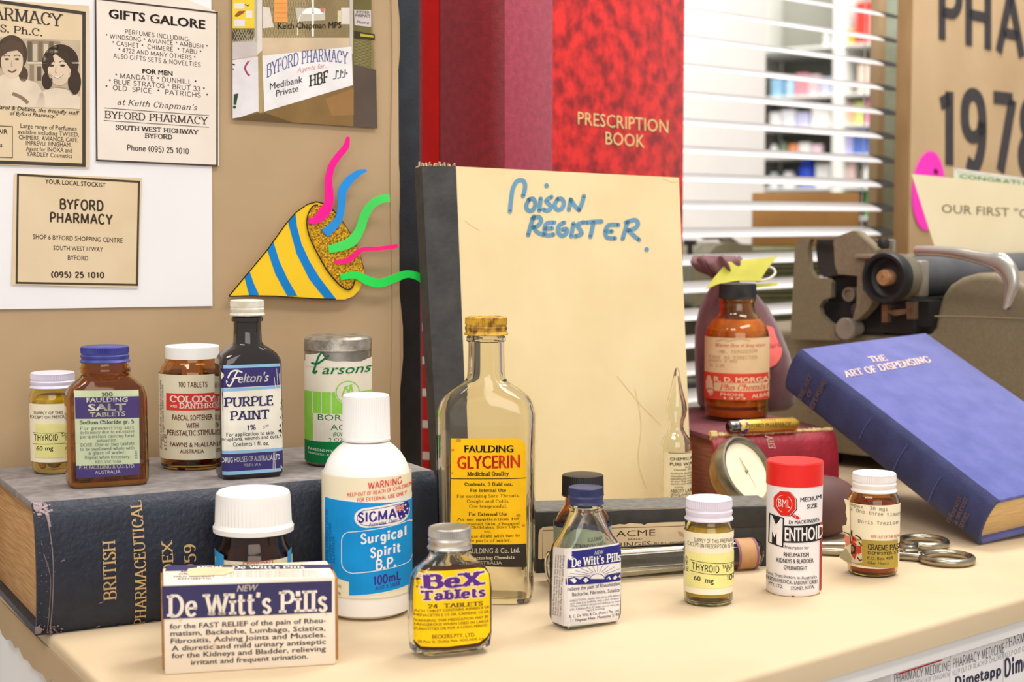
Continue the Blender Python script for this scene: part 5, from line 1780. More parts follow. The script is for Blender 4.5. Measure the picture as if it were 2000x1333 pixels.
s.text('SYDNEY, N.S.W.', 312, 1180, 504, 1176, 28, M1, 'semi')
s.rect(546, 650, 566, 1215, (176, 60, 62), 1)
s.poly([(312, 1226), (346, 1228), (330, 1238)], (150, 40, 40), 1)
s.build('printing', T.cmap(54), T.root, T.ccuts(54))

# ---------- amber jar with torn typed label
T = Pot('tablet_jar', 'amber jar with white cap and peeling typed label in front of the scissors', 'jar', 1704, 1131, 50, 0.0)
T.round_body([(None, 48), (1100, 49.5), (985, 51), (974, 50), (966, 46), (960, 42), (950, 41)], AMBER, wall=.0013)
T.cap(923, 959, 43, CAPWHITE, label='white screw cap')
T.part('contents', MB().lathe([(z, r) for z, r in T.inner[:4]], 40), mat('brown_powder_fill', (222, 132, 60), rough=.9, c2=(204, 112, 46), scale=300), label='orange brown contents')
b = T.band(988, 1112, 50.5, IVORY, span=88, yaw0=10)
s = Sheet(1600, 880, 4.9375)
OL = (176, 150, 66)
s.poly([(262, 870), (756, 872), (756, 1148), (262, 1112)], OL, 1)
s.line([(430, 866), (756, 878)], 4, (240, 232, 210), 2)
TY = (130, 122, 112)
s.text('repax  30 mgs', 285, 564, 660, 588, 32, TY, 'mono')
s.text('Sz One three times', 272, 606, 790, 648, 34, TY, 'mono')
s.text('Doris Trezise', 376, 712, 760, 726, 34, TY, 'mono')
s.text('KEEP OUT OF THE REACH', 500, 848, 800, 858, 28, (206, 110, 96), 'semi')
GKx = (58, 50, 26)
s.text('GRAEME PASH', 470, 960, 800, 972, 50, GKx, 'slab')
s.text('DEMPSTER ST', 470, 1006, 770, 1012, 26, GKx, 'bold')
s.text('P.O. Box 488', 466, 1058, 708, 1060, 30, GKx, 'sans')
s.text('After Hours', 460, 1100, 668, 1106, 28, GKx, 'sans-i')
CR, CK = (204, 66, 40), (58, 48, 40)
s.poly([(295, 840), (345, 850), (355, 900), (410, 880), (416, 1090), (370, 1110), (300, 1110)], (224, 206, 178), 2)
s.poly([(276, 930), (320, 900), (360, 920), (372, 1000), (345, 1080), (300, 1020)], CR, 3)
s.poly([(284, 950), (330, 936), (358, 952), (350, 1020), (306, 1034)], CK, 4)
s.poly([(300, 965), (330, 950), (345, 985), (320, 1015)], (150, 130, 92), 5)
for p in ([(318, 800), (316, 850), (338, 890)], [(350, 840), (385, 850), (408, 872)], [(385, 900), (412, 930)], [(372, 1050), (398, 1080), (410, 1060)], [(262, 880), (290, 920)]):
    s.line(p, 12, CK, 4, True)
s.poly([(316, 850), (350, 860), (360, 900), (320, 905)], CR, 4)
s.poly([(366, 940), (408, 930), (410, 1000), (376, 1020)], CR, 4)
s.build('printing', T.cmap(50.5), b, T.ccuts(50.5))
# the loose flap of the torn label
fl = [(292, 486), (240, 466), (262, 540), (256, 600), (270, 660), (262, 720), (226, 730), (230, 780), (262, 800), (244, 860), (258, 900), (240, 960), (190, 1030), (250, 1072), (345, 1112), (330, 980), (300, 800), (296, 640)]
q0 = T.cmap(50.5)(*s.P((300, 700)))
qn = Vector((-.75, -.66, 0))
FP = T.M @ (q0 + Vector((-.0006, -.0008, 0)))
mpf = on_plane(T, FP, (T.M.to_3x3() @ Vector((-.45, -.89, 0))))
poly = [s.P(p) for p in fl]
T.part('torn_flap', MB().prism(poly, mpf, 0.0, 0.0003), mat('torn_label_paper', (226, 212, 180), rough=.8, c2=(196, 178, 130), scale=90))
s = Sheet(1600, 880, 4.9375)
s.poly([(238, 960), (262, 940), (300, 1010), (330, 1100), (250, 1068), (196, 1030)], (168, 156, 120), 1)
s.poly([(248, 820), (290, 830), (300, 900), (262, 930), (252, 890)], (210, 120, 96), 1)
s.line([(244, 790), (296, 816), (306, 900)], 9, (70, 58, 46), 2, True)
s.build('flap_printing', mpf, T.root, off=0.0004)

# ---------- orange bottle on the red book
T = Pot('chemist_bottle', 'amber chemist bottle with black cap and red banded cream label on the red book', 'bottle', 1438, 826, 63, RT, 0)
T.round_body([(None, 60), (800, 62), (660, 62.5), (648, 61), (638, 57), (628, 50), (619, 41), (610, 35.5), (600, 33.5), (592, 33), (588, 36), (584, 36), (580, 33)], glass('orange_amber_glass', (240, 214, 140), rough=.03), wall=.0013)
T.part('contents', MB().lathe([(T.inner[0][0], T.inner[0][1]), (T.z(800), T.inner[1][1]), (T.z(797), T.inner[1][1] * .99)], 40), mat('orange_syrup_sediment', (232, 130, 44), rough=.6, c2=(214, 110, 34), scale=80), label='orange liquid in the bottom')
T.part('glow_lining', MB().lathe([(T.z(790), T.inner[1][1]), (T.z(664), T.inner[2][1] * .995), (T.z(652), T.inner[3][1] * .99), (T.z(642), T.inner[4][1] * .98), (T.z(632), T.inner[5][1] * .96), (T.z(622), T.inner[6][1] * .95)], 40, False, False), mat('orange_glow_lining', (244, 160, 62), rough=.8, c2=(214, 120, 36), scale=70), label='cloudy orange lining added for the glow of the glass')  # inner lining added to give the upper bottle its orange glow
T.cap(554, 583, 36.5, BLACK_P, 'ribbed', label='black ribbed cap')
b = T.band(661, 781, 62.8, mat('aged_cream_label', (236, 206, 160), rough=.7, c2=(226, 190, 142), scale=40), span=110)
s = Sheet(1320, 480, 3.5067)
RM_ = (224, 74, 52)
s.rect(185, 878, 650, 942, RM_, 1)
s.rect(185, 1002, 650, 1062, RM_, 1)
s.rect(185, 940, 262, 1004, RM_, 1)
CRM = (240, 212, 172)
s.text('R. D. MORGAN', 262, 938, 680, 938, 34, CRM, 'black')
s.text('Pho Chemist', 300, 994, 640, 990, 40, RM_, 'serif-i')
s.text('PHONE', 306, 1032, 466, 1034, 20, CRM, 'bold')
s.text('1373', 330, 1056, 480, 1056, 14, CRM, 'bold')
s.text('ALBANY', 520, 1046, 680, 1040, 26, CRM, 'bold')
s.ell(228, 930, 16, 30, CRM, 2)
s.poly([(206, 940), (250, 930), (262, 1020), (240, 1042), (210, 1020)], CRM, 2)
s.ring(236, 1010, 24, 18, 6, RM_, 3)
TG = (196, 160, 118)
s.text('Warner Bros of drug store', 272, 696, 610, 694, 22, (206, 110, 84), 'serif-i')
s.text('MR. FERGUSSON', 300, 742, 556, 732, 22, TG, 'mono')
s.text('TAKE AS DIRECTED', 226, 782, 556, 776, 22, TG, 'mono')
s.text('EVERY 4 HRS', 226, 806, 420, 802, 18, TG, 'mono')
s.text('21.3.60', 230, 838, 330, 834, 18, TG, 'mono')
s.line([(280, 660), (330, 645), (360, 655), (430, 640), (510, 650)], 6, (206, 172, 130), 2, True)
s.build('printing', T.cmap(62.8), b, T.ccuts(62.8))
AMB = T

# ---------- clear glass ampoule
T = Pot('glass_ampoule', 'sealed clear glass ampoule with pointed tip standing between the cream register and the syringe box', 'ampoule', 1322, 1050, 30, 0.0, Yc=0.985)
rr = [(None, 30), (880, 30), (868, 30), (856, 26), (848, 20), (840, 15.5), (832, 14), (824, 15), (812, 19), (800, 21), (788, 19.5), (770, 14), (750, 9.5), (735, 6.5), (725, 4.5), (719, 2)]
P = [(0, .007)] + [(0.002 if py is None else T.z(py), hw * T.k) for py, hw in rr]
mb = MB().lathe(P, 40, True, True)
Q = [(.002, .0065)] + [(max(z, .003), max(r - .0009, .0004)) for z, r in P[1:-2]]
mb2 = MB().lathe(Q, 40, True, True, flip=True)
mb.add(mb2.v, mb2.f)
T.part('glass', mb, CLEAR, recalc=False, sharp=50)
b = T.band(884, 1040, 30, mat('ampoule_label', (236, 220, 178), rough=.7, c2=(230, 212, 166), scale=50), span=75, yaw0=22)
s = Sheet(1270, 700, 4.4432)
A1 = (66, 58, 40)
s.line([(160, 824), (372, 826)], 5, A1)
s.text('CHEMICALLY', 172, 888, 440, 888, 24, A1, 'bold')
s.text('PURE WATER', 172, 934, 440, 934, 26, A1, 'bold')
A2 = (150, 130, 94)
s.lines([('Sterile', 300, 955, 350, 955, 12), ('Contains 20 c.c.', 206, 976, 400, 976, 14), ('Purified by distillation', 178, 1008, 400, 1008, 14), ('immediately before', 178, 1032, 390, 1032, 14), ('ampouling and contains', 176, 1054, 400, 1054, 14), ('no more than traces', 178, 1076, 380, 1076, 14), ('metals and solids', 178, 1098, 380, 1098, 14), ('Sold by', 210, 1128, 290, 1128, 14)], m=A2, st='slab')
s.text('ABBOTT LABORATORIES', 176, 1168, 520, 1168, 28, A1, 'sans')
s.text('(ENGLAND) LTD.', 178, 1196, 420, 1196, 20, A1, 'sans')
s.text('London', 180, 1216, 300, 1216, 16, A1, 'slab')
s.build('printing', T.cmap(30), b, T.ccuts(30))
# ================================================================== the pill carton in front
a0, b0 = gnd(319, 1320), gnd(659, 1299)
yw = math.degrees(atan2(b0.y - a0.y, b0.x - a0.x))
CM = frame(yw, a0)
PC = Thing('pill_carton', 'small worn blue and white pill carton lying at the front of the counter', 'carton', CM)
CL = (b0 - a0).length
CH = zat(317, 1143, a0.y)
CD = 0.034
CARD = mat('cream_carton_card', (236, 224, 208), rough=.65, c2=(228, 212, 192), scale=26, spec=.3)
mb = MB().box((0.0006, 0, 0), (CL - .0006, CD, CH), 0.0009, 2)
body = PC.part('carton', mb, CARD)
KR = mat('brown_card_edge', (176, 128, 72), rough=.85, c2=(150, 104, 54), scale=120)
PC.part('end_flap', MB().box((CL - .0007, .0006, .002), (CL + .0006, CD - .003, CH - .001), .0004), KR, label='brown card end flap worn at the edges')
PC.part('end_flap', MB().box((-.0004, .001, .002), (.0008, CD - .002, CH - .0015), .0004), KR, label='brown card end flap at the near end')
FN = CM.to_3x3() @ Vector((0, -1, 0))
s = Sheet(290, 920, 3.2268)
NB, NW, NK = (62, 58, 98), (240, 228, 214), (74, 72, 86)
s.poly([(84, 728), (1156, 694), (1156, 893), (92, 936)], NB, 1)
s.text('NEW', 556, 762, 692, 754, 38, NW, 'bold-i')
s.text("De Witt's Pills", 116, 920, 1128, 884, 132, NW, 'slab')
s.lines([('for the FAST RELIEF of the pain of Rheu-', 134, 998, 1118, 958, 31), ('matism, Backache, Lumbago, Sciatica,', 138, 1042, 1116, 1006, 31), ('Fibrositis, Aching Joints and Muscles.', 140, 1090, 1116, 1048, 31), ('A diuretic and mild urinary antiseptic', 146, 1136, 1118, 1092, 31),
         ('for the Kidneys and Bladder, relieving', 146, 1182, 1118, 1136, 31), ('irritant and frequent urination.', 268, 1224, 1006, 1184, 31)], m=NK, st='bold')
for x, y, r in ((415, 1105, 22), (570, 1180, 18), (200, 940, 14), (1120, 900, 12)):
    s.poly(arc(x, y, r * .6, r, 0, 360, 9)[:-1], (226, 204, 172), 1)
s.build('front_printing', on_plane(PC, CM @ Vector((0, 0, 0)), FN), body)
s = Sheet(290, 920, 3.2268)
s.poly([(118, 598), (1166, 594), (1172, 614), (104, 634)], NB, 1)
s.text("NEW   De Witt's Pills", 300, 622, 985, 620, 19, NW, 'slab')
s.poly([(250, 622), (330, 612), (535, 612), (540, 640), (470, 662), (260, 668), (242, 650)], (232, 206, 164), 3)
for i, (x0, x1) in enumerate(((200, 250), (190, 246), (160, 420), (180, 400))):
    s.text(['AN', 'OR', 'MILD URINARY', 'ANTISEPTIC'][i], x0, 644 + i * 15, x1, 641 + i * 15, 9, NK, 'semi')
for i in range(4):
    s.text('for the fast relief of the pain of Rheumatism, Backache', 470, 642 + i * 11, 1070, 636 + i * 11, 7, (150, 146, 156), 'sans')
s.build('top_printing', on_plane(PC, CM @ Vector((0, 0, CH)), Vector((0, 0, 1))), body)

# ================================================================== black syringe box
BZ = 0.0355
l0, r0 = gnd(1046, 1000, BZ), gnd(1490, 988.5, BZ)
yw = math.degrees(atan2(r0.y - l0.y, r0.x - l0.x))
SBM = frame(yw, (l0.x, l0.y, 0))
SX = Thing('syringe_box', 'long low black cardboard syringe box with a torn cream label', 'box', SBM)
SL = (r0 - l0).length + 0.008
BKC = mat('black_box_card', (58, 56, 50), rough=.7, c2=(44, 43, 38), scale=70, bump=.5, bscale=300)
DTOP = mat('dusty_black_card', (122, 118, 110), rough=.9, c2=(100, 97, 90), scale=200)
SX.part('base', MB().box((.0004, .0004, 0), (SL - .0004, .0346, .0240), .0006), BKC)
mb = MB().box((0, 0, .0230), (SL, .035, BZ - .0004), .0007)
lid = SX.part('lid', mb, BKC)
SX.part('lid_top', MB().box((.0006, .0006, BZ - .0006), (SL - .0006, .0344, BZ), .0002), DTOP, parent=lid, label='grey dusty lid top')
SN = SBM.to_3x3() @ Vector((0, -1, 0))
s = Sheet(1000, 920, 4)
TAN, BRN = (226, 200, 160), (66, 56, 42)
s.line([(180, 322), (700, 316), (900, 306), (1350, 293)], 3, (190, 150, 104), 2, True)
top = [(206, 500), (214, 462), (240, 440), (300, 434), (420, 436), (560, 430), (700, 424), (780, 428), (840, 416), (880, 420), (920, 408), (960, 412), (1010, 414), (1030, 424), (1060, 410), (1200, 402), (1350, 398)]
bot = [(1360, 610), (1200, 616), (1000, 625), (700, 650), (500, 668), (340, 672), (300, 690), (280, 676), (262, 690), (240, 684), (226, 694), (204, 686)]
s.poly(top + bot, TAN, 1)
s.line([(238, 690), (240, 466), (600, 452)], 4, BRN, 2)
s.line([(600, 452), (1000, 442), (1350, 430)], 4, BRN, 2)
s.text('ACME', 812, 516, 1118, 504, 46, BRN, 'sans')
s.text('BRAND', 906, 544, 1016, 538, 15, BRN, 'sans')
s.text('SYRINGES', 740, 606, 1084, 590, 40, BRN, 'sans')
s.text('BULL PERFECTION', 1112, 582, 1500, 566, 22, BRN, 'sans')
s.poly([(1290, 470), (1330, 480), (1350, 520), (1310, 510)], (200, 158, 112), 2)
s.poly([(640, 470), (690, 480), (680, 500), (640, 494)], (208, 172, 126), 2)
s.build('label', on_plane(SX, SBM @ Vector((0, 0, 0)), SN), SX.root, off=.0003)

# ================================================================== glass syringe lying in front of it
gl, gr = gnd(1290, 1131), gnd(1490, 1116)
dv = (gr - gl).normalized()
R_ = 0.0089
nrm = Vector((-dv.y, dv.x, 0))
mid = gl + nrm * R_ * .9 + Vector((0, 0, R_))
A_ = mid - dv * 0.064
B_ = mid + dv * 0.066
YT = math.degrees(atan2(dv.y, dv.x))
GM = frame(YT, (A_.x, A_.y, 0))
GS = Thing('glass_syringe', 'clear glass syringe barrel lying in front of the black box, with a brown paper band', 'syringe', GM)
LL_ = (B_ - A_).length


def xlathe(prof, seg=40, cap0=True, cap1=True, flip=False, zc=R_):
    mb = MB()
    rings = [[(x, r * cos(2 * pi * j / seg), zc + r * sin(2 * pi * j / seg)) for j in range(seg)] for x, r in prof]
    return mb.loft(rings, cap0, cap1, flip=flip)


mb = xlathe([(0, .0060), (.001, .0088), (.003, R_), (LL_ - .007, R_), (LL_ - .004, .0086), (LL_ - .001, .0062), (LL_, .004)], 48)
m2 = xlathe([(.002, .005), (.004, R_ - .0010), (LL_ - .009, R_ - .0010), (LL_ - .004, .005)], 48, flip=True)
mb.add(m2.v, m2.f)
GS.part('barrel', mb, CLEAR, recalc=False)
bx = LL_ - .0180
GS.part('paper_band', xlathe([(bx + .0012, R_ + .0002), (bx + .0115, R_ + .0002)], 48, False, False), mat('brown_paper_band', (196, 152, 106), rough=.7, c2=(182, 136, 92), scale=80), label='brown paper band')
for q in (bx, bx + .0112):
    GS.part('band_edge', xlathe([(q, R_ + .00025), (q + .0016, R_ + .00025)], 48, False, False), mat('purple_band_edge', (146, 92, 104), rough=.7), label='purple edge of the paper band')

# ================================================================== pressure gauge
GC_ = Vector((0, 0, H)) + ray(1456, 922) * (0.990 / ray(1456, 922).y)
gn = Vector((.62, -.64, .46)).normalized()
gx = Vector((gn.y, -gn.x, 0)).normalized() * -1
gy = gn.cross(gx)
GMx = Matrix(((gx.x, gy.x, gn.x, GC_.x), (gx.y, gy.y, gn.y, GC_.y), (gx.z, gy.z, gn.z, GC_.z), (0, 0, 0, 1)))
GG = Thing('pressure_gauge', 'round tarnished metal gauge with a blank cream dial propped before the red book', 'gauge', GMx)
BRS = mat('tarnished_brass', (172, 138, 84), rough=.38, metal=.8, c2=(140, 104, 60), scale=120)
NIK = mat('dull_nickel', (158, 150, 132), rough=.35, metal=.85, c2=(132, 122, 104), scale=120)
GR_ = .0236
GG.part('case', MB().lathe([(-.016, .012), (-.015, .017), (-.010, .0208), (-.004, .0222), (-.002, .0228)], 64), BRS, label='brass case')
GG.part('bezel', MB().lathe([(-.004, GR_ - .0012), (-.003, GR_), (.001, GR_), (.003, GR_ - .0008), (.0034, GR_ - .002), (.0026, GR_ - .0038), (.0006, GR_ - .0044)], 72, False, False), NIK, label='dull nickel rim')
GG.part('dial', MB().lathe([(-.001, .0001), (-.001, GR_ - .003)][::-1], 64, False, False).add([((GR_ - .003) * cos(2 * pi * i / 64), (GR_ - .003) * sin(2 * pi * i / 64), .0006) for i in range(64)], [list(range(64))]), mat('cream_dial', (240, 230, 200), rough=.5, c2=(232, 220, 186), scale=60), label='blank cream dial face')
ax_ = MB().lathe([(.0006, .0011), (.0016, .0011), (.0018, .0006)], 14)
ax_.tube([(0, 0, .0014), (-.002, .008, .0014), (-.0024, .0095, .0014)], [.0003, .0002, .0001], 6)
ax_.tube([(0, 0, .0014), (.003, -.012, .0014)], [.00015, .0001], 6)
GG.part('pointer', ax_, mat('dark_pointer', (150, 138, 112), rough=.5))
foot = GMx.inverted() @ Vector((GC_.x + .006, GC_.y + .010, .0008))
tip = Vector((0, 0, -.012)) + (foot.normalized() * .012)
GG.part('stem', MB().tube([tip, (tip + foot) / 2, foot], [.0042, .0036, .0036], 16), BRS)

# ================================================================== rubber bulb
P = gnd(1610, 1063)
RBm_ = frame(18, (P.x, P.y + .0205, 0))
RBB = MB()
rings = []
for i in range(17):
    a = -pi / 2 + pi * i / 16
    x, r = .027 * sin(a), .0198 * max(.02, cos(a)) ** .8
    rings.append([(x, r * cos(2 * pi * j / 40), .0198 + r * sin(2 * pi * j / 40)) for j in range(40)])
RBB.loft(rings)
k = len(RBB.v)
RBB.tube([(-.026, 0, .0198), (-.034, 0, .0198), (-.040, 0, .0198)], [.0065, .0055, .005], 20)
o = RBB.obj('rubber_bulb', mat('brown_rubber', (104, 72, 66), rough=.6, c2=(88, 58, 54), scale=30, spec=.4), None, RBm_, sharp=50)
tag(o, 'brown rubber squeeze bulb on the counter behind the red capped tube', 'rubber bulb')

# ================================================================== surgical scissors
SC0 = gnd(1700, 1080)
SCM = Matrix.Translation(SC0)
SC = Thing('surgical_scissors', 'old steel surgical clamp on the counter, its finger rings by the blue book', 'scissors', SCM)


def ring_at(px, py, r=.0142):
    c = gnd(px, py, .0026) - SC0
    return c, [(c.x + r * cos(a), c.y + r * sin(a), c.z) for a in [2 * pi * i / 36 for i in range(36)]]


for i, (rc, way, rad) in enumerate((((1803, 1059), [(1530, 1066), (1600, 1066), (1690, 1066), (1745, 1066), (1778, 1074)], .0140), ((1849, 1091), [(1530, 1076), (1600, 1077), (1690, 1082), (1750, 1086), (1802, 1090)], .0146))):
    c, pts = ring_at(*rc, rad)
    zz = .0026
    mb = MB().tube(pts, .0021, 12, flat=1.15, closed=True)
    w = [gnd(q[0], q[1], zz) - SC0 for q in way]
    if i == 0:
        w.append(Vector(min(pts, key=lambda q: (Vector(q) - w[-1]).length)))
    else:
        w.append(Vector(min(pts, key=lambda q: (Vector(q) - w[-1]).length)))
    mb.tube([tuple(q) for q in spline([tuple(p) for p in w], 5)], [.0016 + .0009 * min(1, j / 6) for j in range((len(w) - 1) * 5 + 1)], 12)
    SC.part('handle', mb, STEEL)
mb = MB()
q = gnd(1778, 1077, .003) - SC0
mb.box((q.x - .004, q.y - .003, .0012), (q.x + .004, q.y + .003, .0048), .0008)
SC.part('ratchet', mb, STEEL)

# ================================================================== brass sample tube on the red book
e0, e1 = gnd(1421, 836, RT + .0046), gnd(1558, 829, RT + .0046)
dd = (e1 - e0).normalized()
ZM = frame(math.degrees(atan2(dd.y, dd.x)), (e0.x, e0.y, RT + .0002))
LT = (e1 - e0).length
LPS = Thing('lip_balm_tube', 'gold tube with black lettering lying on the red book before the orange bottle', 'tube', ZM)
GOLDM = mat('polished_gold', (236, 190, 84), rough=.32, metal=.85, c2=(226, 176, 66), scale=60)
LPS.part('barrel', xlathe([(LT * .22, .0044), (LT * .225, .0046), (LT * .93, .0046), (LT, .0028)], 32, zc=.0046), GOLDM)
LPS.part('end_cap', xlathe([(0, .0030), (.0012, .0043), (LT * .22, .0045)], 32, zc=.0046), mat('chrome_end', (150, 150, 150), rough=.2, metal=1, c2=(60, 60, 62), scale=300), label='chrome end cap')
LPS.part('wave_band', xlathe([(LT * .14, .00465), (LT * .25, .00475)], 32, False, False, zc=.0046), mat('blue_yellow_wave', (64, 54, 130), rough=.4, c2=(226, 190, 90), scale=260, contrast=(.47, .53)), label='blue and yellow wave patterned band')
s = Sheet(1320, 420, 2.7765)
s.text('BYFORD PHARMACY', 382, 1158, 626, 1146, 22, (110, 84, 34), 'semi')
s.text('KEITH', 462, 1120, 540, 1116, 12, (140, 108, 50), 'semi')
LN = ZM.to_3x3() @ Vector((0, -.8, .6))


def lpm(px, py, d=0.0):
    p = LPS.Mi @ hit(px, py, ZM @ Vector((0, -.0037, .0074)), LN)
    v = Vector((0, p.y, p.z - .0046)).normalized() * (.0047 + d)
    return Vector((p.x, v.y, .0046 + v.z))


s.build('lettering', lpm, LPS.root)

# ================================================================== maroon drawstring bag
PY_ = 1.176
PX0 = ray(1455, 780)
PL = Vector((PX0.x / PX0.y * PY_, PY_, RT))
POM = Matrix.Translation(PL)
PO = Thing('drawstring_bag', 'maroon suede drawstring bag with gathered neck and round pink sticker behind the orange bottle', 'bag', POM)
kp = PY_ / F
rowsP = [(None, 1370, 1542, .026), (788, 1362, 1552, .030), (740, 1357, 1553, .031), (690, 1355, 1540, .031), (640, 1357, 1520, .030), (600, 1366, 1497, .028), (572, 1380, 1472, .025), (556, 1391, 1446, .020), (548, 1394, 1436, .016), (538, 1382, 1438, .020), (524, 1360, 1446, .023), (512, 1350, 1448, .022), (506, 1352, 1440, .020)]
rings, PR = [], []
for i, (py, x0, x1, b) in enumerate(rowsP):
    z = 0 if py is None else zat(1455, py, PY_) - RT
    cx_, a_ = ((x0 + x1) / 2 - 1455) * kp, (x1 - x0) / 2 * kp
    PR.append((z, cx_, a_, b))
    ring = []
    for j in range(72):
        t = 2 * pi * j / 72
        wr = 1 + (0.10 if i >= 9 else .05 if i >= 7 else .018 if i > 3 else .006) * sin(11 * t + i * .4) + .012 * sin(3 * t + i)
        ring.append((cx_ + a_ * cos(t) * wr, b * sin(t) * wr, z + (.0025 * sin(7 * t) if i >= 10 else 0)))
    rings.append(ring)
SUE = mat('maroon_suede', (112, 70, 72), rough=.95, c2=(94, 56, 58), scale=60, bump=.4, bscale=900, sheen=.35)
pbag = PO.part('pouch', MB().loft(rings, True, True), SUE, sharp=80)
mb = MB()
zc_, cx_, a_, b_2 = PR[8]
mb.tube([(cx_ + (a_ + .0012) * cos(t), (b_2 + .0012) * sin(t), zc_) for t in [2 * pi * i / 40 for i in range(40)]], .0011, 8, closed=True)
PO.part('drawstring', mb, mat('cream_cord', (222, 208, 186), rough=.9))


def bagfront(px, py, d=0.0):
    p = hit(px, py, PL + Vector((0, -.029, 0)), Vector((0, -1, 0))) - PL
    for i in range(len(PR) - 1):
        if PR[i][0] <= p.z <= PR[i + 1][0]:
            break
    t = (p.z - PR[i][0]) / (PR[i + 1][0] - PR[i][0])
    cx2, a2, b2 = [PR[i][q] + (PR[i + 1][q] - PR[i][q]) * t for q in (1, 2, 3)]
    u_ = max(-.98, min(.98, (p.x - cx2) / (a2 * .985)))
    return Vector((p.x, -b2 * 1.01 * sqrt(1 - u_ * u_) - .0004 - d, p.z))


s = Sheet(0, 0, 1)
PKS = mat('coral_pink_sticker', (248, 122, 116), rough=.55, c2=(242, 112, 106), scale=30)
cen = (1497, 678)
pts = arc(cen[0], cen[1], 36, 41, 0, 360, 28)[:-1]
V = [cen] + [(cen[0] + (p[0] - cen[0]) * r, cen[1] + (p[1] - cen[1]) * r) for r in (.33, .66, 1) for p in pts]
n = len(pts)
Fc = [[0, 1 + j, 1 + (j + 1) % n] for j in range(n)] + [[1 + r * n + j, 1 + (r + 1) * n + j, 1 + (r + 1) * n + (j + 1) % n, 1 + r * n + (j + 1) % n] for r in (0, 1) for j in range(n)]
s.raw(V, Fc, PKS, 0)
s.text('Standard', 1470, 684, 1528, 679, 10, (176, 74, 84), 'sans')
st = s.build('sticker', bagfront, pbag, off=.0008)
st['label'] = 'round coral pink sticker'
# yellow tag
tn = Vector((.15, -.75, .64)).normalized()
TP = Vector((0, 0, H)) + ray(1440, 545) * (1.150 / ray(1440, 545).y)
TGT = Identity()
TGT.M = Matrix.Translation(TP)
TGT.Mi = TGT.M.inverted()
mpT = on_plane(TGT, TP, tn)
YT_ = mat('yellow_tag_paper', (188, 182, 66), rough=.7, c2=(166, 160, 46), scale=40)
o = MB().prism([(1378, 566), (1392, 546), (1420, 513), (1450, 509), (1485, 506), (1518, 502), (1500, 524), (1483, 550), (1440, 549), (1402, 556)], mpT, 0, .0005).obj('paper_tag', YT_, None, TGT.M)
tag(o, 'bright yellow paper tag on a string loop sticking out above the maroon bag', 'paper tag')
lp = MB().tube([tuple(mpT(px, py, -.001)) for px, py in spline([(1478, 548), (1500, 544), (1514, 534), (1512, 524), (1500, 520), (1492, 522)], 5)], .0009, 8)
so = lp.obj('string_loop', mat('white_string', (226, 214, 196), rough=.9), o)
bk = MB().prism([(1468, 551), (1524, 546), (1520, 552), (1476, 556)], mpT, -.004, -.0035).obj('lower_fold', YT_, o)
# ================================================================== old typewriter
TU, TV = Vector((.7071, .7071, 0)), Vector((.7071, -.7071, 0))
TO = Vector((.231, 1.300, 0))
TWM = Matrix(((TU.x, TV.x, 0, TO.x), (TU.y, TV.y, 0, TO.y), (0, 0, 1, 0), (0, 0, 0, 1)))
TW_ = Thing('typewriter', 'old olive brown manual typewriter with chrome carriage lever behind the blue book', 'typewriter', TWM)
TN = -TU
OLV = mat('olive_brown_enamel', (128, 116, 92), rough=.42, c2=(120, 108, 84), scale=400, bump=.5, bscale=1400, spec=.4)
DKG = mat('dark_grey_enamel', (66, 64, 62), rough=.45, c2=(54, 52, 50), scale=60)
BLKR = mat('black_rubber', (36, 35, 35), rough=.5, c2=(30, 29, 29), scale=40)
CHR = mat('worn_chrome', (196, 190, 182), rough=.25, metal=1.0, c2=(168, 162, 152), scale=60)


def tp(px, py, d=0.0, P=TO):
    """a photograph point on the machine's left-hand side, d towards the viewer"""
    q = TW_.Mi @ hit(px, py, P, TN)
    return Vector((q.x - d, q.y, q.z))


Z3 = lambda L: [(1540 + x / 4.7615, 400 + y / 4.7615) for x, y in L]
Z4 = lambda L: [(1750 + x / 4.76, 420 + y / 4.76) for x, y in L]
plate = Z3([(100, 370), (130, 335), (200, 302), (470, 302), (640, 242), (680, 248), (860, 412), (1000, 415), (1000, 470), (860, 480), (760, 520), (730, 640), (700, 660), (510, 640), (480, 560), (462, 440), (470, 325), (240, 320), (218, 400), (235, 600), (290, 682), (400, 686), (438, 720), (436, 860), (360, 885), (322, 950), (340, 1020), (400, 1085), (445, 1110), (470, 1150), (475, 1215), (540, 1260), (60, 1250), (62, 1130), (80, 800)])
TW_.part('side_plate', MB().prism(plate, tp, 0.0, .006), OLV)
cheek = Z3([(470, 325), (640, 250), (680, 256), (860, 420), (900, 430), (760, 520), (735, 640), (740, 800), (830, 900), (800, 960), (700, 1060), (640, 1080), (680, 930), (690, 660), (510, 645), (480, 560)])
TW_.part('carriage_end', MB().prism(cheek, tp, -.004, .0075), mat('olive_grey_enamel', (132, 120, 98), rough=.42, c2=(122, 110, 88), scale=300))
TW_.part('recess_panel', MB().prism(Z3([(225, 325), (470, 325), (480, 560), (510, 645), (290, 680), (238, 600), (215, 400)]), tp, -.016, -.006), DKG)
TW_.part('inner_panel', MB().prism(Z3([(300, 660), (690, 660), (720, 900), (1240, 900), (1240, 1140), (830, 1140), (820, 1280), (470, 1250), (300, 1100)]), tp, -.03, -.010), BLKR)


def disc(px, py, r, d0, d1, m, name, rows=None, P=TO, parent=None):
    c = tp(px, py, 0, P)
    mb = MB()
    prof = rows or [(d0, r), (d1 - .0006, r), (d1, r - .0006)]
    rings = [[(c.x - d, c.y + rr * cos(2 * pi * j / 48), c.z + rr * sin(2 * pi * j / 48)) for j in range(48)] for d, rr in prof]
    mb.loft(rings)
    return TW_.part(name, mb, m, parent=parent)


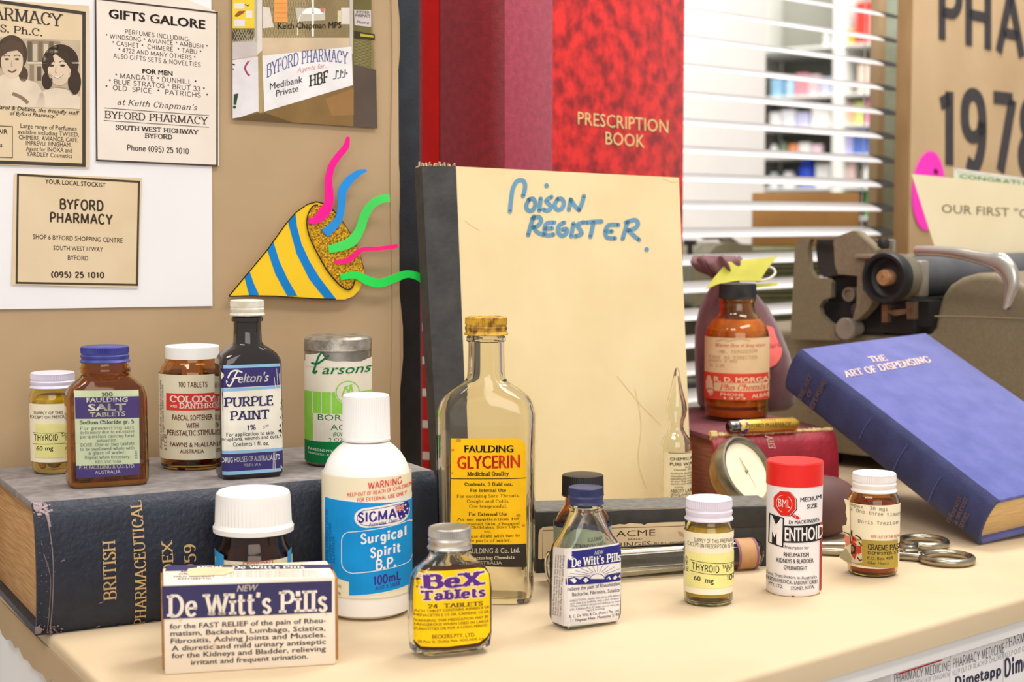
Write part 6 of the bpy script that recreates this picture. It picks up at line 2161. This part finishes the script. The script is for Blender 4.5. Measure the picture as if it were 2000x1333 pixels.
# platen knob, standing out towards the viewer
TO2 = TO - TU * .030
kn = disc(*Z3([(890, 680)])[0], .0195, -.022, .0, mat('olive_knob', (112, 104, 84), rough=.4, c2=(98, 90, 70), scale=60), 'platen_knob', [(-.026, .0178), (-.014, .0184), (-.0105, .0188)], P=TO2)
disc(*Z3([(890, 680)])[0], .0195, -.002, .0, BLKR, 'knob_ring', [(-.0105, .0190), (-.006, .0193), (.0, .0195), (.0015, .0186), (.0012, .0160), (-.006, .0150), (-.008, .012), (-.007, .004)], P=TO2, parent=kn)
disc(*Z3([(890, 680)])[0], .0058, -.008, .004, mat('brown_knob_button', (176, 132, 90), rough=.5, c2=(150, 106, 70), scale=200), 'knob_button', [(-.009, .0062), (.0005, .0062), (.002, .0054), (.0022, .0016), (.0012, .0014)], P=TO2, parent=kn)
disc(*Z3([(575, 835)])[0], .0058, -.012, .004, mat('dull_screw', (150, 144, 128), rough=.5, metal=.5, c2=(126, 120, 104), scale=80), 'side_screw', [(-.012, .0052), (.002, .0060), (.003, .0056), (.003, .0040), (.0014, .0036)])
disc(*Z3([(650, 980)])[0], .006, -.012, .002, DKG, 'side_stud')
disc(*Z3([(605, 1150)])[0], .0088, -.004, .013, mat('grey_release_knob', (142, 134, 122), rough=.4, c2=(128, 120, 108), scale=80), 'release_knob', [(-.006, .0060), (.006, .0062), (.0065, .0085), (.012, .0088), (.0132, .0080)])
# platen and paper table along the carriage
c0 = tp(*Z3([(890, 680)])[0], 0, TO)
cy_, cz_ = c0.y, c0.z
mb = MB()
rings = [[(x, cy_ + .0165 * cos(2 * pi * j / 48), cz_ + .0165 * sin(2 * pi * j / 48)) for j in range(48)] for x in (.012, .36)]
TW_.part('platen', mb.loft(rings), mat('grey_platen_rubber', (84, 84, 88), rough=.5, c2=(72, 72, 76), scale=40))
TW_.part('paper_table', MB().box((.012, cy_ - .060, cz_ - .016), (.36, cy_ - .026, cz_ + .010), .006, 4), OLV)
TW_.part('carriage_bed', MB().box((.008, cy_ - .075, cz_ - .045), (.36, cy_ + .024, cz_ - .020), .004), BLKR)
# paper bail, scale and small bright fittings on top
mb = MB()
mb.tube([(-.006, cy_ - .040, cz_ + .026), (.03, cy_ - .040, cz_ + .026)], .0034, 12)
mb.box((-.004, cy_ - .034, cz_ + .012), (.014, cy_ - .012, cz_ + .019), .002)
mb.box((.006, cy_ - .016, cz_ + .016), (.010, cy_ + .004, cz_ + .030), .001)
TW_.part('paper_bail', mb, CHR)
mb = MB().lathe([(0, .0030), (.002, .0042), (.006, .0042), (.008, .003)], 20)
mb.xform(Matrix.Translation((.004, cy_ - .004, cz_ + .023)))
TW_.part('bail_knob', mb, BLKR)
mb = MB().box((-.012, cy_ - .020, cz_ + .0150), (.012, cy_ + .020, cz_ + .0185), .0012)
mb.box((-.002, cy_ + .012, cz_ - .014), (.010, cy_ + .034, cz_ + .014), .002)
TW_.part('lever_bracket', mb, mat('satin_nickel', (178, 170, 156), rough=.38, metal=.7, c2=(160, 152, 138), scale=60))
# carriage lever
LP_ = TO - TU * .034
ctr = Z4([(190, 335), (330, 335), (480, 345), (620, 365), (760, 395), (880, 420), (980, 450), (1050, 530), (1080, 640), (1060, 740), (1040, 830), (1025, 870)])
wid = [90, 90, 92, 100, 112, 138, 180, 166, 128, 100, 72, 42]
a = spline([(p[0], p[1], w) for p, w in zip(ctr, wid)], 5)
mb = MB()
rings = []
for i in range(len(a)):
    p, q = a[max(i - 1, 0)], a[min(i + 1, len(a) - 1)]
    c = tp(a[i][0], a[i][1], 0, LP_)
    t = (tp(q[0], q[1], 0, LP_) - tp(p[0], p[1], 0, LP_)).normalized()
    nn = Vector((1, 0, 0))
    bn = t.cross(nn).normalized()
    hw = a[i][2] / 4.76 / 2 * (c.y * -.7071 + TO.y) / F * 1.05
    rings.append([c + bn * (hw * math.copysign(abs(cos(2 * pi * j / 20)) ** .8, cos(2 * pi * j / 20))) + nn * (.0042 * sin(2 * pi * j / 20)) for j in range(20)])
lev = TW_.part('carriage_lever', mb.loft(rings), mat('brushed_silver_lever', (206, 200, 192), rough=.3, metal=.9, c2=(190, 184, 174), scale=50))
TW_.part('lever_tip', MB().tube([rings and (a and tp(a[-4][0], a[-4][1], 0, LP_)), tp(a[-1][0], a[-1][1] + 1, 0, LP_)], [.0036, .0024], 12), mat('purple_grey_tip', (92, 84, 110), rough=.4), parent=lev)
# linkage under the knob
mb = MB()
for L in ([(925, 930), (980, 930), (980, 1090), (925, 1090)], [(960, 985), (1200, 960), (1210, 1000), (1040, 1030)], [(1150, 900), (1230, 900), (1230, 1060), (1160, 1060)]):
    mb.prism(Z3(L), tp, .004, .009)
TW_.part('linkage', mb, mat('brassy_steel', (168, 150, 120), rough=.4, metal=.8, c2=(140, 120, 92), scale=100))
# body
BO = TO + TU * .006
bodyp = [(1716, 656), (1812, 655), (1824, 640), (1830, 605), (1838, 578), (1852, 557), (1876, 542), (1905, 534), (1945, 535), (1985, 548), (2040, 580), (2100, 640), (2160, 760)]
B2 = [tuple(tp(px, py, 0, BO)[1:]) for px, py in bodyp]
yb1 = B2[-1][0]
poly = [(B2[0][0] - .16, 0.012), (B2[0][0] - .16, B2[0][1])] + B2 + [(yb1 + .05, .03), (yb1 + .05, .012)]
mb = MB()
ins = lambda P, k: [(p[0], p[1]) for p in P]
mb.prism(poly, lambda y, z, d: Vector((d, y, z)), 0.006, .33)
ob = TW_.part('body', mb, OLV)
bm = bmesh.new()
bm.from_mesh(ob.data)
ed = [e for e in bm.edges if len(e.link_faces) == 2 and e.calc_face_angle(0) > 1.2 and abs(e.verts[0].co.x - e.verts[1].co.x) < 1e-5 and e.verts[0].co.x < .01 and min(v.co.z for v in e.verts) > .02]
bmesh.ops.bevel(bm, geom=ed, offset=.006, segments=5, affect='EDGES', profile=.5)
bm.to_mesh(ob.data)
bm.free()
ob.data.polygons.foreach_set('use_smooth', [True] * len(ob.data.polygons))
ob.data.set_sharp_from_angle(angle=radians(40))
seam = MB()
seam.tube([tp(1826, 618, .0002, BO), tp(1900, 619, .0002, BO), tp(2080, 626, .0002, BO)], .0005, 6)
TW_.part('cover_seam', seam, mat('worn_seam', (156, 142, 110), rough=.5), parent=ob)
for v_ in (.02, .20):
    for u_ in (.03, .30):
        TW_.part('rubber_foot', MB().lathe([(0, .008), (.012, .009)], 20).xform(Matrix.Translation((u_, v_, 0))), BLKR)

# cards standing on the typewriter
YN = TV
KP = TO + TV * (cy_ - .022)
s = Sheet(1700, 0, 2.7767)
s.text('OUR FIRST "COMPUTER"', 384, 1154, 1230, 1206, 46, (112, 94, 74), 'sans')
YC = mat('cream_card', (250, 234, 196), rough=.7, c2=(246, 228, 188), scale=20, spec=.2)
o, _ = paper('caption_card', 'cream caption card standing on the typewriter carriage', 'card', [(1780, 340), (2075, 369), (2075, 505), (1828, 492)], YC, 0, .0004, s, P=KP, N=YN)
s = Sheet(1700, 0, 2.7767)
s.frame([(458, 920), (1100, 1010), (1100, 1250), (458, 1200)], 14, (240, 236, 228))
s.text('CONGRATULATIONS', 480, 966, 1100, 1040, 22, (150, 178, 118), 'bold')
o, _ = paper('greeting_card', 'white card with pale green lettering peeping out behind the cream caption card', 'card', [(1862, 328), (2080, 360), (2080, 480), (1866, 470)], mat('pale_green_card', (222, 230, 204), rough=.6, c2=(214, 222, 194), scale=60), 0, .0005, s, P=KP - TV * .016, N=YN)

# ================================================================== paper-covered year sign board
B0 = Vector((.157, 1.450, 0))
SG0 = B0 + TV * .045
c = hit(1775, 480, SG0, TV)
c.z = 0
SGM = frame(45, c)
SGT = Thing('sign_board', 'upright board in brown paper with big black year numerals behind the typewriter', 'sign', SGM)
SGT.part('paper_covering', MB().box((0, 0, 0), (.70, .018, .48), .0012), KRAFT)
SGT.part('cardboard_edge', MB().box((-.0012, .0006, 0), (.0006, .0178, .4795), .0004), mat('brown_board_edge', (150, 118, 78), rough=.85, c2=(132, 100, 62), scale=30, stretch=(1, 1, .3)), label='darker brown edge of the board')  # cardboard brown, with the shade of this side mixed into the colour
s = Sheet(1700, 0, 2.7767)
LT_ = (70, 66, 68)
s.text('PHARMACY', 368, 212, 1690, 500, 330, LT_, 'grot')
s.text('1978', 372, 890, 945, 962, 400, LT_, 'grot')
ls = s.build('lettering', on_plane(SGT, SG0, TV), SGT.root, off=.0006)
ls['label'] = 'big black cut-out lettering'
s = Sheet(1700, 0, 2.7767)
s.poly([(332, 925), (345, 912), (362, 930), (358, 946), (336, 946)], (110, 20, 70), 2)
pts = arc(308, 1035, 88, 215, 0, 360, 36)[:-1]
pts = [(p[0] + (p[1] - 1035) * -.05, p[1]) for p in pts]
s0 = Sheet(1700, 0, 2.7767)
paper('paper_balloon', 'shocking pink oval paper balloon stuck on the brown sign board', 'decoration', [s0.P(p) for p in pts], mat('shocking_pink_paper', (252, 48, 196), rough=.5, c2=(248, 40, 188), scale=20), .0012, .0006, s, P=SG0, N=TV, pname='pen_mark')

# ================================================================== venetian blind
BLM = frame(45, B0)
VB = Thing('venetian_blind', 'white venetian blind hanging behind the typewriter', 'blind', BLM)
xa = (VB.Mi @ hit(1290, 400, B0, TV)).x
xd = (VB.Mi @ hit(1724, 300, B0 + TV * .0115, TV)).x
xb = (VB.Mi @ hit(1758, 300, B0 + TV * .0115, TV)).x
zt_ = hit(1740, 30, B0, TV).z
SLW = mat('white_slat', (236, 232, 232), rough=.35, c2=(230, 226, 226), scale=10)
SLD = mat('shaded_slat_end', (78, 72, 66), rough=.5, c2=(66, 60, 55), scale=30)  # slat ends coloured dark for the shadow beside the sign board
proto = None
for i in range(-2, 16):
    z = zt_ - .0251 * i
    if z < .012:
        break
    if proto is None:
        mb = MB()
        n = 6
        pr = []
        for q in range(n + 1):
            y = -.0115 + .023 * q / n
            pr.append((y, .0016 * (1 - (2 * q / n - 1) ** 2) + y * .36))
        lo = [(p[0], p[1] - .0009) for p in pr]
        mb.prism(pr + lo[::-1], lambda y, zz, d: Vector((d, y, zz)), xa, xd, 0)
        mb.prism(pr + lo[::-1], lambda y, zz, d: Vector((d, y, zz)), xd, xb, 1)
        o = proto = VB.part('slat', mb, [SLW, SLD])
    else:
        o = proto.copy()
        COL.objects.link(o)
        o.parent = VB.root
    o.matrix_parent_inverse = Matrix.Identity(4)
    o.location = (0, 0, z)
for x in (xa + .03, (xa + xd) / 2 + .08):
    pass
VB.part('headrail', MB().box((xa, -.014, zt_ + .0251 * 3), (xb, .014, zt_ + .0251 * 3 + .03), .002), WHITE)
for x in (xd + .004,):
    VB.part('ladder_cord', MB().tube([(x, .0145, .01), (x, .0145, zt_ + .076)], .0006, 6), WHITE)

# frame strip and reveal beside the blind
PX = B0 - TV * .05
c = hit(1714, 300, PX, TV)
c.z = 0
fm = frame(45, c)
x2 = (fm.inverted() @ hit(1727, 300, PX, TV)).x
x3 = (fm.inverted() @ hit(1760, 300, PX, TV)).x
o = struct(MB().box((0, 0, 0), (x2, .012, .60), .001).obj('trim_1', KRAFT, None, fm))
o = struct(MB().box((x2, .004, 0), (x3, .016, .60), .001).obj('trim_2', mat('pale_green_glass_edge', (176, 188, 170), rough=.25, c2=(160, 172, 154), scale=30), None, fm))

# white partition behind the blind
PX = B0 - TV * .52
c = hit(1200, 300, PX, TV)
c.z = -.95
fm = frame(45, c)
x2 = (fm.inverted() @ hit(1494, 300, PX, TV)).x
o = struct(MB().box((0, 0, 0), (x2, .03, 1.75), .001).obj('wall_partition', WHITE, None, fm))

# ================================================================== bench behind the blind with an office machine and a carton
BN = Thing('dispensary_bench', 'pale bench behind the blind carrying the ribbed machine', 'bench', frame(45, B0 + Vector((0, 0, -.95))))
BN.part('bench_top', MB().box((-.06, .07, .93), (1.0, .49, .95), .002), mat('grey_bench', (170, 166, 150), rough=.5))
BN.part('bench_panel', MB().box((-.04, .10, 0), (.98, .47, .93), .002), WHITE)
MM = frame(12, (.255, 1.86, 0))
OM = Thing('office_machine', 'olive ribbed office machine half hidden between the blind slats', 'machine', MM)
ml = lambda px, py: MM.inverted() @ hit(px, py, MM @ Vector((0, 0, 0)), MM.to_3x3() @ Vector((0, -1, 0)))
GRN = mat('olive_green_enamel', (116, 118, 82), rough=.45, c2=(104, 106, 72), scale=80)
x0, x1, zt2 = ml(1463, 480).x, ml(1640, 480).x, ml(1520, 482).z
OM.part('housing', MB().box((x0, .004, 0), (x1, .20, zt2), .006, 3), GRN)
mb = MB()
n = 26
for i in range(n):
    z = .012 + (zt2 - .024) * i / (n - 1)
    mb.box((x0 + .003, 0, z - .0016), (x1 - .003, .006, z + .0016), .0005, 1)
OM.part('ribs', mb, mat('olive_rib', (98, 98, 64), rough=.5, c2=(86, 86, 54), scale=80))
sp = [ml(*p) for p in ((1374, 500), (1392, 480), (1412, 474), (1463, 478), (1463, 560), (1350, 600), (1338, 560), (1352, 500))]
OM.part('shoulder', MB().prism([(p.x, p.z) for p in sp], lambda x, z, d: Vector((x, d, z)), -.012, .12), mat('grey_olive_enamel', (128, 122, 98), rough=.45, c2=(116, 110, 86), scale=80))
lb = [ml(*p) for p in ((1338, 600), (1463, 570), (1463, 740), (1338, 740))]
OM.part('lower_body', MB().prism([(p.x, max(0, p.z)) for p in lb], lambda x, z, d: Vector((x, d, z)), .0, .12), mat('dark_olive', (70, 64, 48), rough=.6, c2=(56, 50, 38), scale=50))
mb = MB()
q = ml(1358, 490)
mb.tube([(q.x, .02, q.z - .01), (q.x, .02, q.z + .006)], [.004, .003], 12)
mb.tube([(q.x, .02, q.z + .006), (q.x, .02, q.z + .012)], [.008, .008], 16)
OM.part('black_knob', mb, BLKR)
mb = MB()
q0, q1 = ml(1390, 458), ml(1442, 462)
mb.tube([(q0.x, .03, q0.z), (q1.x, .03, q1.z)], [.007, .004], 12)
mb.tube([(q0.x + .02, .03, q0.z), (q1.x + .01, .03, q1.z - .016)], [.006, .008], 12)
OM.part('lever', mb, CHR)
cb_ = [ml(*p) for p in ((1516, 366), (1692, 398), (1680, 476), (1484, 470))]
BOXM = MM @ Matrix.Translation((min(p.x for p in cb_), .05, zt2 + .0002)) @ Matrix.Rotation(radians(-25), 4, 'Z')
hB = max(p.z for p in cb_) - zt2
o = MB().box((0.008, 0, 0), (max(p.x for p in cb_) - min(p.x for p in cb_), .12, hB - .006), .001).obj('cardboard_box', mat('brown_cardboard', (182, 136, 78), rough=.8, c2=(166, 118, 64), scale=14), None, BOXM)
tag(o, 'brown cardboard box behind the blind slats on top of the ribbed machine', 'box')

# ================================================================== dispensary shelves far behind
YS = 6.3
d = ray(1633, 430)
SP0_ = Vector((d.x / d.y * YS, YS, -.95))
SHM = frame(-35, SP0_)
SHT = Thing('dispensary_shelves', 'tall white open shelves of medicines far behind the blind', 'shelves', SHM)
zz = lambda py: H + (430 - py) / F * YS + .95
shl = lambda px, y=0.0: (SHM.inverted() @ hit(px, 430, SHM @ Vector((0, y, 0)), SHM.to_3x3() @ Vector((0, -1, 0)))).x
xl, xr_ = shl(1440), shl(1730)
SHW = mat('white_shelf', (232, 232, 226), rough=.5, c2=(226, 226, 220), scale=4)
SHT.part('upright', MB().box((-.022, -.004, 0), (.022, .40, 2.4), .002), SHW)
SHT.part('upright', MB().box((xl - .04, -.004, 0), (xl, .40, 2.4), .002), SHW)
SHT.part('upright', MB().box((xr_, -.004, 0), (xr_ + .04, .40, 2.4), .002), SHW)
SHT.part('back', MB().box((xl, .40, 0), (xr_, .42, 2.4), .002), mat('grey_shelf_back', (150, 150, 140), rough=.6, c2=(140, 140, 130), scale=4))
BYS = [92, 186, 246, 303, 366, 424, 482]
for y in BYS:
    SHT.part('shelf_board', MB().box((xl, 0, zz(y) - .011), (-.022, .40, zz(y)), .002), SHW)
    SHT.part('shelf_board', MB().box((.022, 0, zz(y) - .011), (xr_, .40, zz(y)), .002), SHW)
W_, R2 = (238, 236, 234), (216, 62, 50)
STOCK = [
    (1600, 1612, 62, 0, W_, 'b', 'white bottle on the top far shelf, next to the post'), (1615, 1626, 66, 0, (222, 226, 230), 'b', 'greyish bottle on the top far shelf, close against the post'),
    (1664, 1690, 12, 0, R2, 'c', 'red carton at the top of the farther bay'), (1691, 1713, 30, 0, (232, 202, 190), 'c', 'pale pink carton at the top of the farther bay'), (1648, 1662, 64, 0, (236, 168, 60), 'c', 'orange carton beside the post at the top of the farther bay'),
    (1502, 1522, 150, 1, (150, 196, 226), 'c', 'light blue carton on the second far shelf'), (1524, 1546, 148, 1, (170, 206, 232), 'b', 'pale blue bottle on the second far shelf'), (1548, 1570, 142, 1, (226, 150, 160), 'c', 'pink striped carton on the second far shelf'), (1572, 1594, 146, 1, (232, 196, 200), 'c', 'faded rose carton on the second far shelf'), (1597, 1618, 152, 1, (206, 212, 238), 'c', 'lilac white carton on the second far shelf'),
    (1670, 1690, 132, 1, (238, 214, 196), 'c', 'cream carton on the second shelf of the farther bay'), (1692, 1714, 138, 1, W_, 'c', 'white carton on the second shelf of the farther bay'),
    (1500, 1520, 216, 2, W_, 'c', 'white carton on the third far shelf, nearest the partition'), (1523, 1548, 212, 2, (230, 230, 236), 'c', 'broad white carton on the third far shelf'), (1551, 1576, 218, 2, (196, 196, 226), 'c', 'pale violet carton on the third far shelf'), (1580, 1618, 206, 2, (240, 238, 234), 'c', 'large white carton on the third far shelf by the post'),
    (1648, 1662, 206, 2, (242, 190, 160), 'c', 'peach carton on the third shelf of the farther bay'), (1664, 1683, 202, 2, (214, 226, 130), 'c', 'lime yellow carton on the third shelf of the farther bay'), (1686, 1704, 196, 2, (236, 150, 190), 'c', 'bright pink carton on the third shelf of the farther bay'),
    (1500, 1514, 280, 3, W_, 'b', 'white bottle on the fourth far shelf'), (1517, 1534, 276, 3, (116, 132, 106), 'b', 'grey green bottle on the fourth far shelf'), (1538, 1554, 280, 3, (236, 150, 100), 'c', 'orange ended carton on the fourth far shelf'), (1557, 1578, 278, 3, W_, 'c', 'white carton on the fourth far shelf'), (1581, 1600, 282, 3, (234, 200, 214), 'c', 'blush carton on the fourth far shelf'),
    (1646, 1662, 256, 3, (178, 176, 224), 'c', 'lilac carton on the fourth shelf of the farther bay'), (1664, 1694, 254, 3, (82, 116, 196), 'c', 'large blue carton on the fourth shelf of the farther bay'), (1697, 1716, 262, 3, (240, 130, 84), 'c', 'orange carton on the fourth shelf of the farther bay'),
    (1497, 1516, 336, 4, (214, 222, 232), 'b', 'clear white bottle on the fifth far shelf'), (1520, 1548, 334, 4, W_, 'b', 'broad white bottle on the fifth far shelf'), (1552, 1586, 310, 4, (24, 68, 196), 'b', 'deep blue bottle on the fifth far shelf'), (1590, 1618, 320, 4, W_, 'c', 'tall white carton beside the blue bottle'),
    (1648, 1668, 308, 4, (226, 196, 190), 'b', 'white jar with a reddish label in the farther bay'), (1678, 1700, 322, 4, (232, 232, 228), 'b', 'plain white jar in the farther bay'),
    (1690, 1716, 372, 5, (112, 214, 120), 'c', 'bright green carton low in the farther bay'), (1648, 1672, 378, 5, (90, 120, 92), 'c', 'dull green carton low in the farther bay'),
]
for x0, x1, y0, bi, c, kd, lb in STOCK:
    a_, b_ = shl(x0, .03), shl(x1, .03)
    z0_, z1_ = zz(BYS[bi]), min(zz(y0), (zz(BYS[bi - 1]) - .014) if bi else 9)
    w, h = b_ - a_, z1_ - z0_
    M = SHM @ Matrix.Translation(((a_ + b_) / 2, .03 + w / 2, z0_ + .0005))
    m = mat('stock_%d_%d_%d' % c, c, rough=.5, c2=tuple(v * .9 for v in c), scale=30)
    if kd == 'c':
        o = MB().box((-w / 2, -w * .4, 0), (w / 2, w * .4, h), .002, 1).obj('medicine_carton', m, None, M)
        tag(o, lb, 'carton', 'stock on the far dispensary shelves')
    else:
        o = MB().lathe([(0, w * .44), (.004, w * .48), (h * .66, w * .48), (h * .76, w * .38), (h * .8, w * .28), (h * .82, w * .33), (h * .98, w * .33), (h, w * .3)], 24).obj('medicine_bottle', m, None, M)
        tag(o, lb, 'bottle', 'stock on the far dispensary shelves')

# ================================================================== room
FL = MB().box((-3, -1.5, -1.0), (5, 8.5, -.95)).obj('floor', mat('grey_vinyl_floor', (168, 160, 150), rough=.5, c2=(156, 148, 138), scale=3))
struct(FL)
WB_ = MB().box((-3, 8.3, -.95), (5, 8.4, 2.6)).obj('wall_back', mat('cream_wall', (222, 220, 208), rough=.7, c2=(214, 212, 200), scale=3))
struct(WB_)
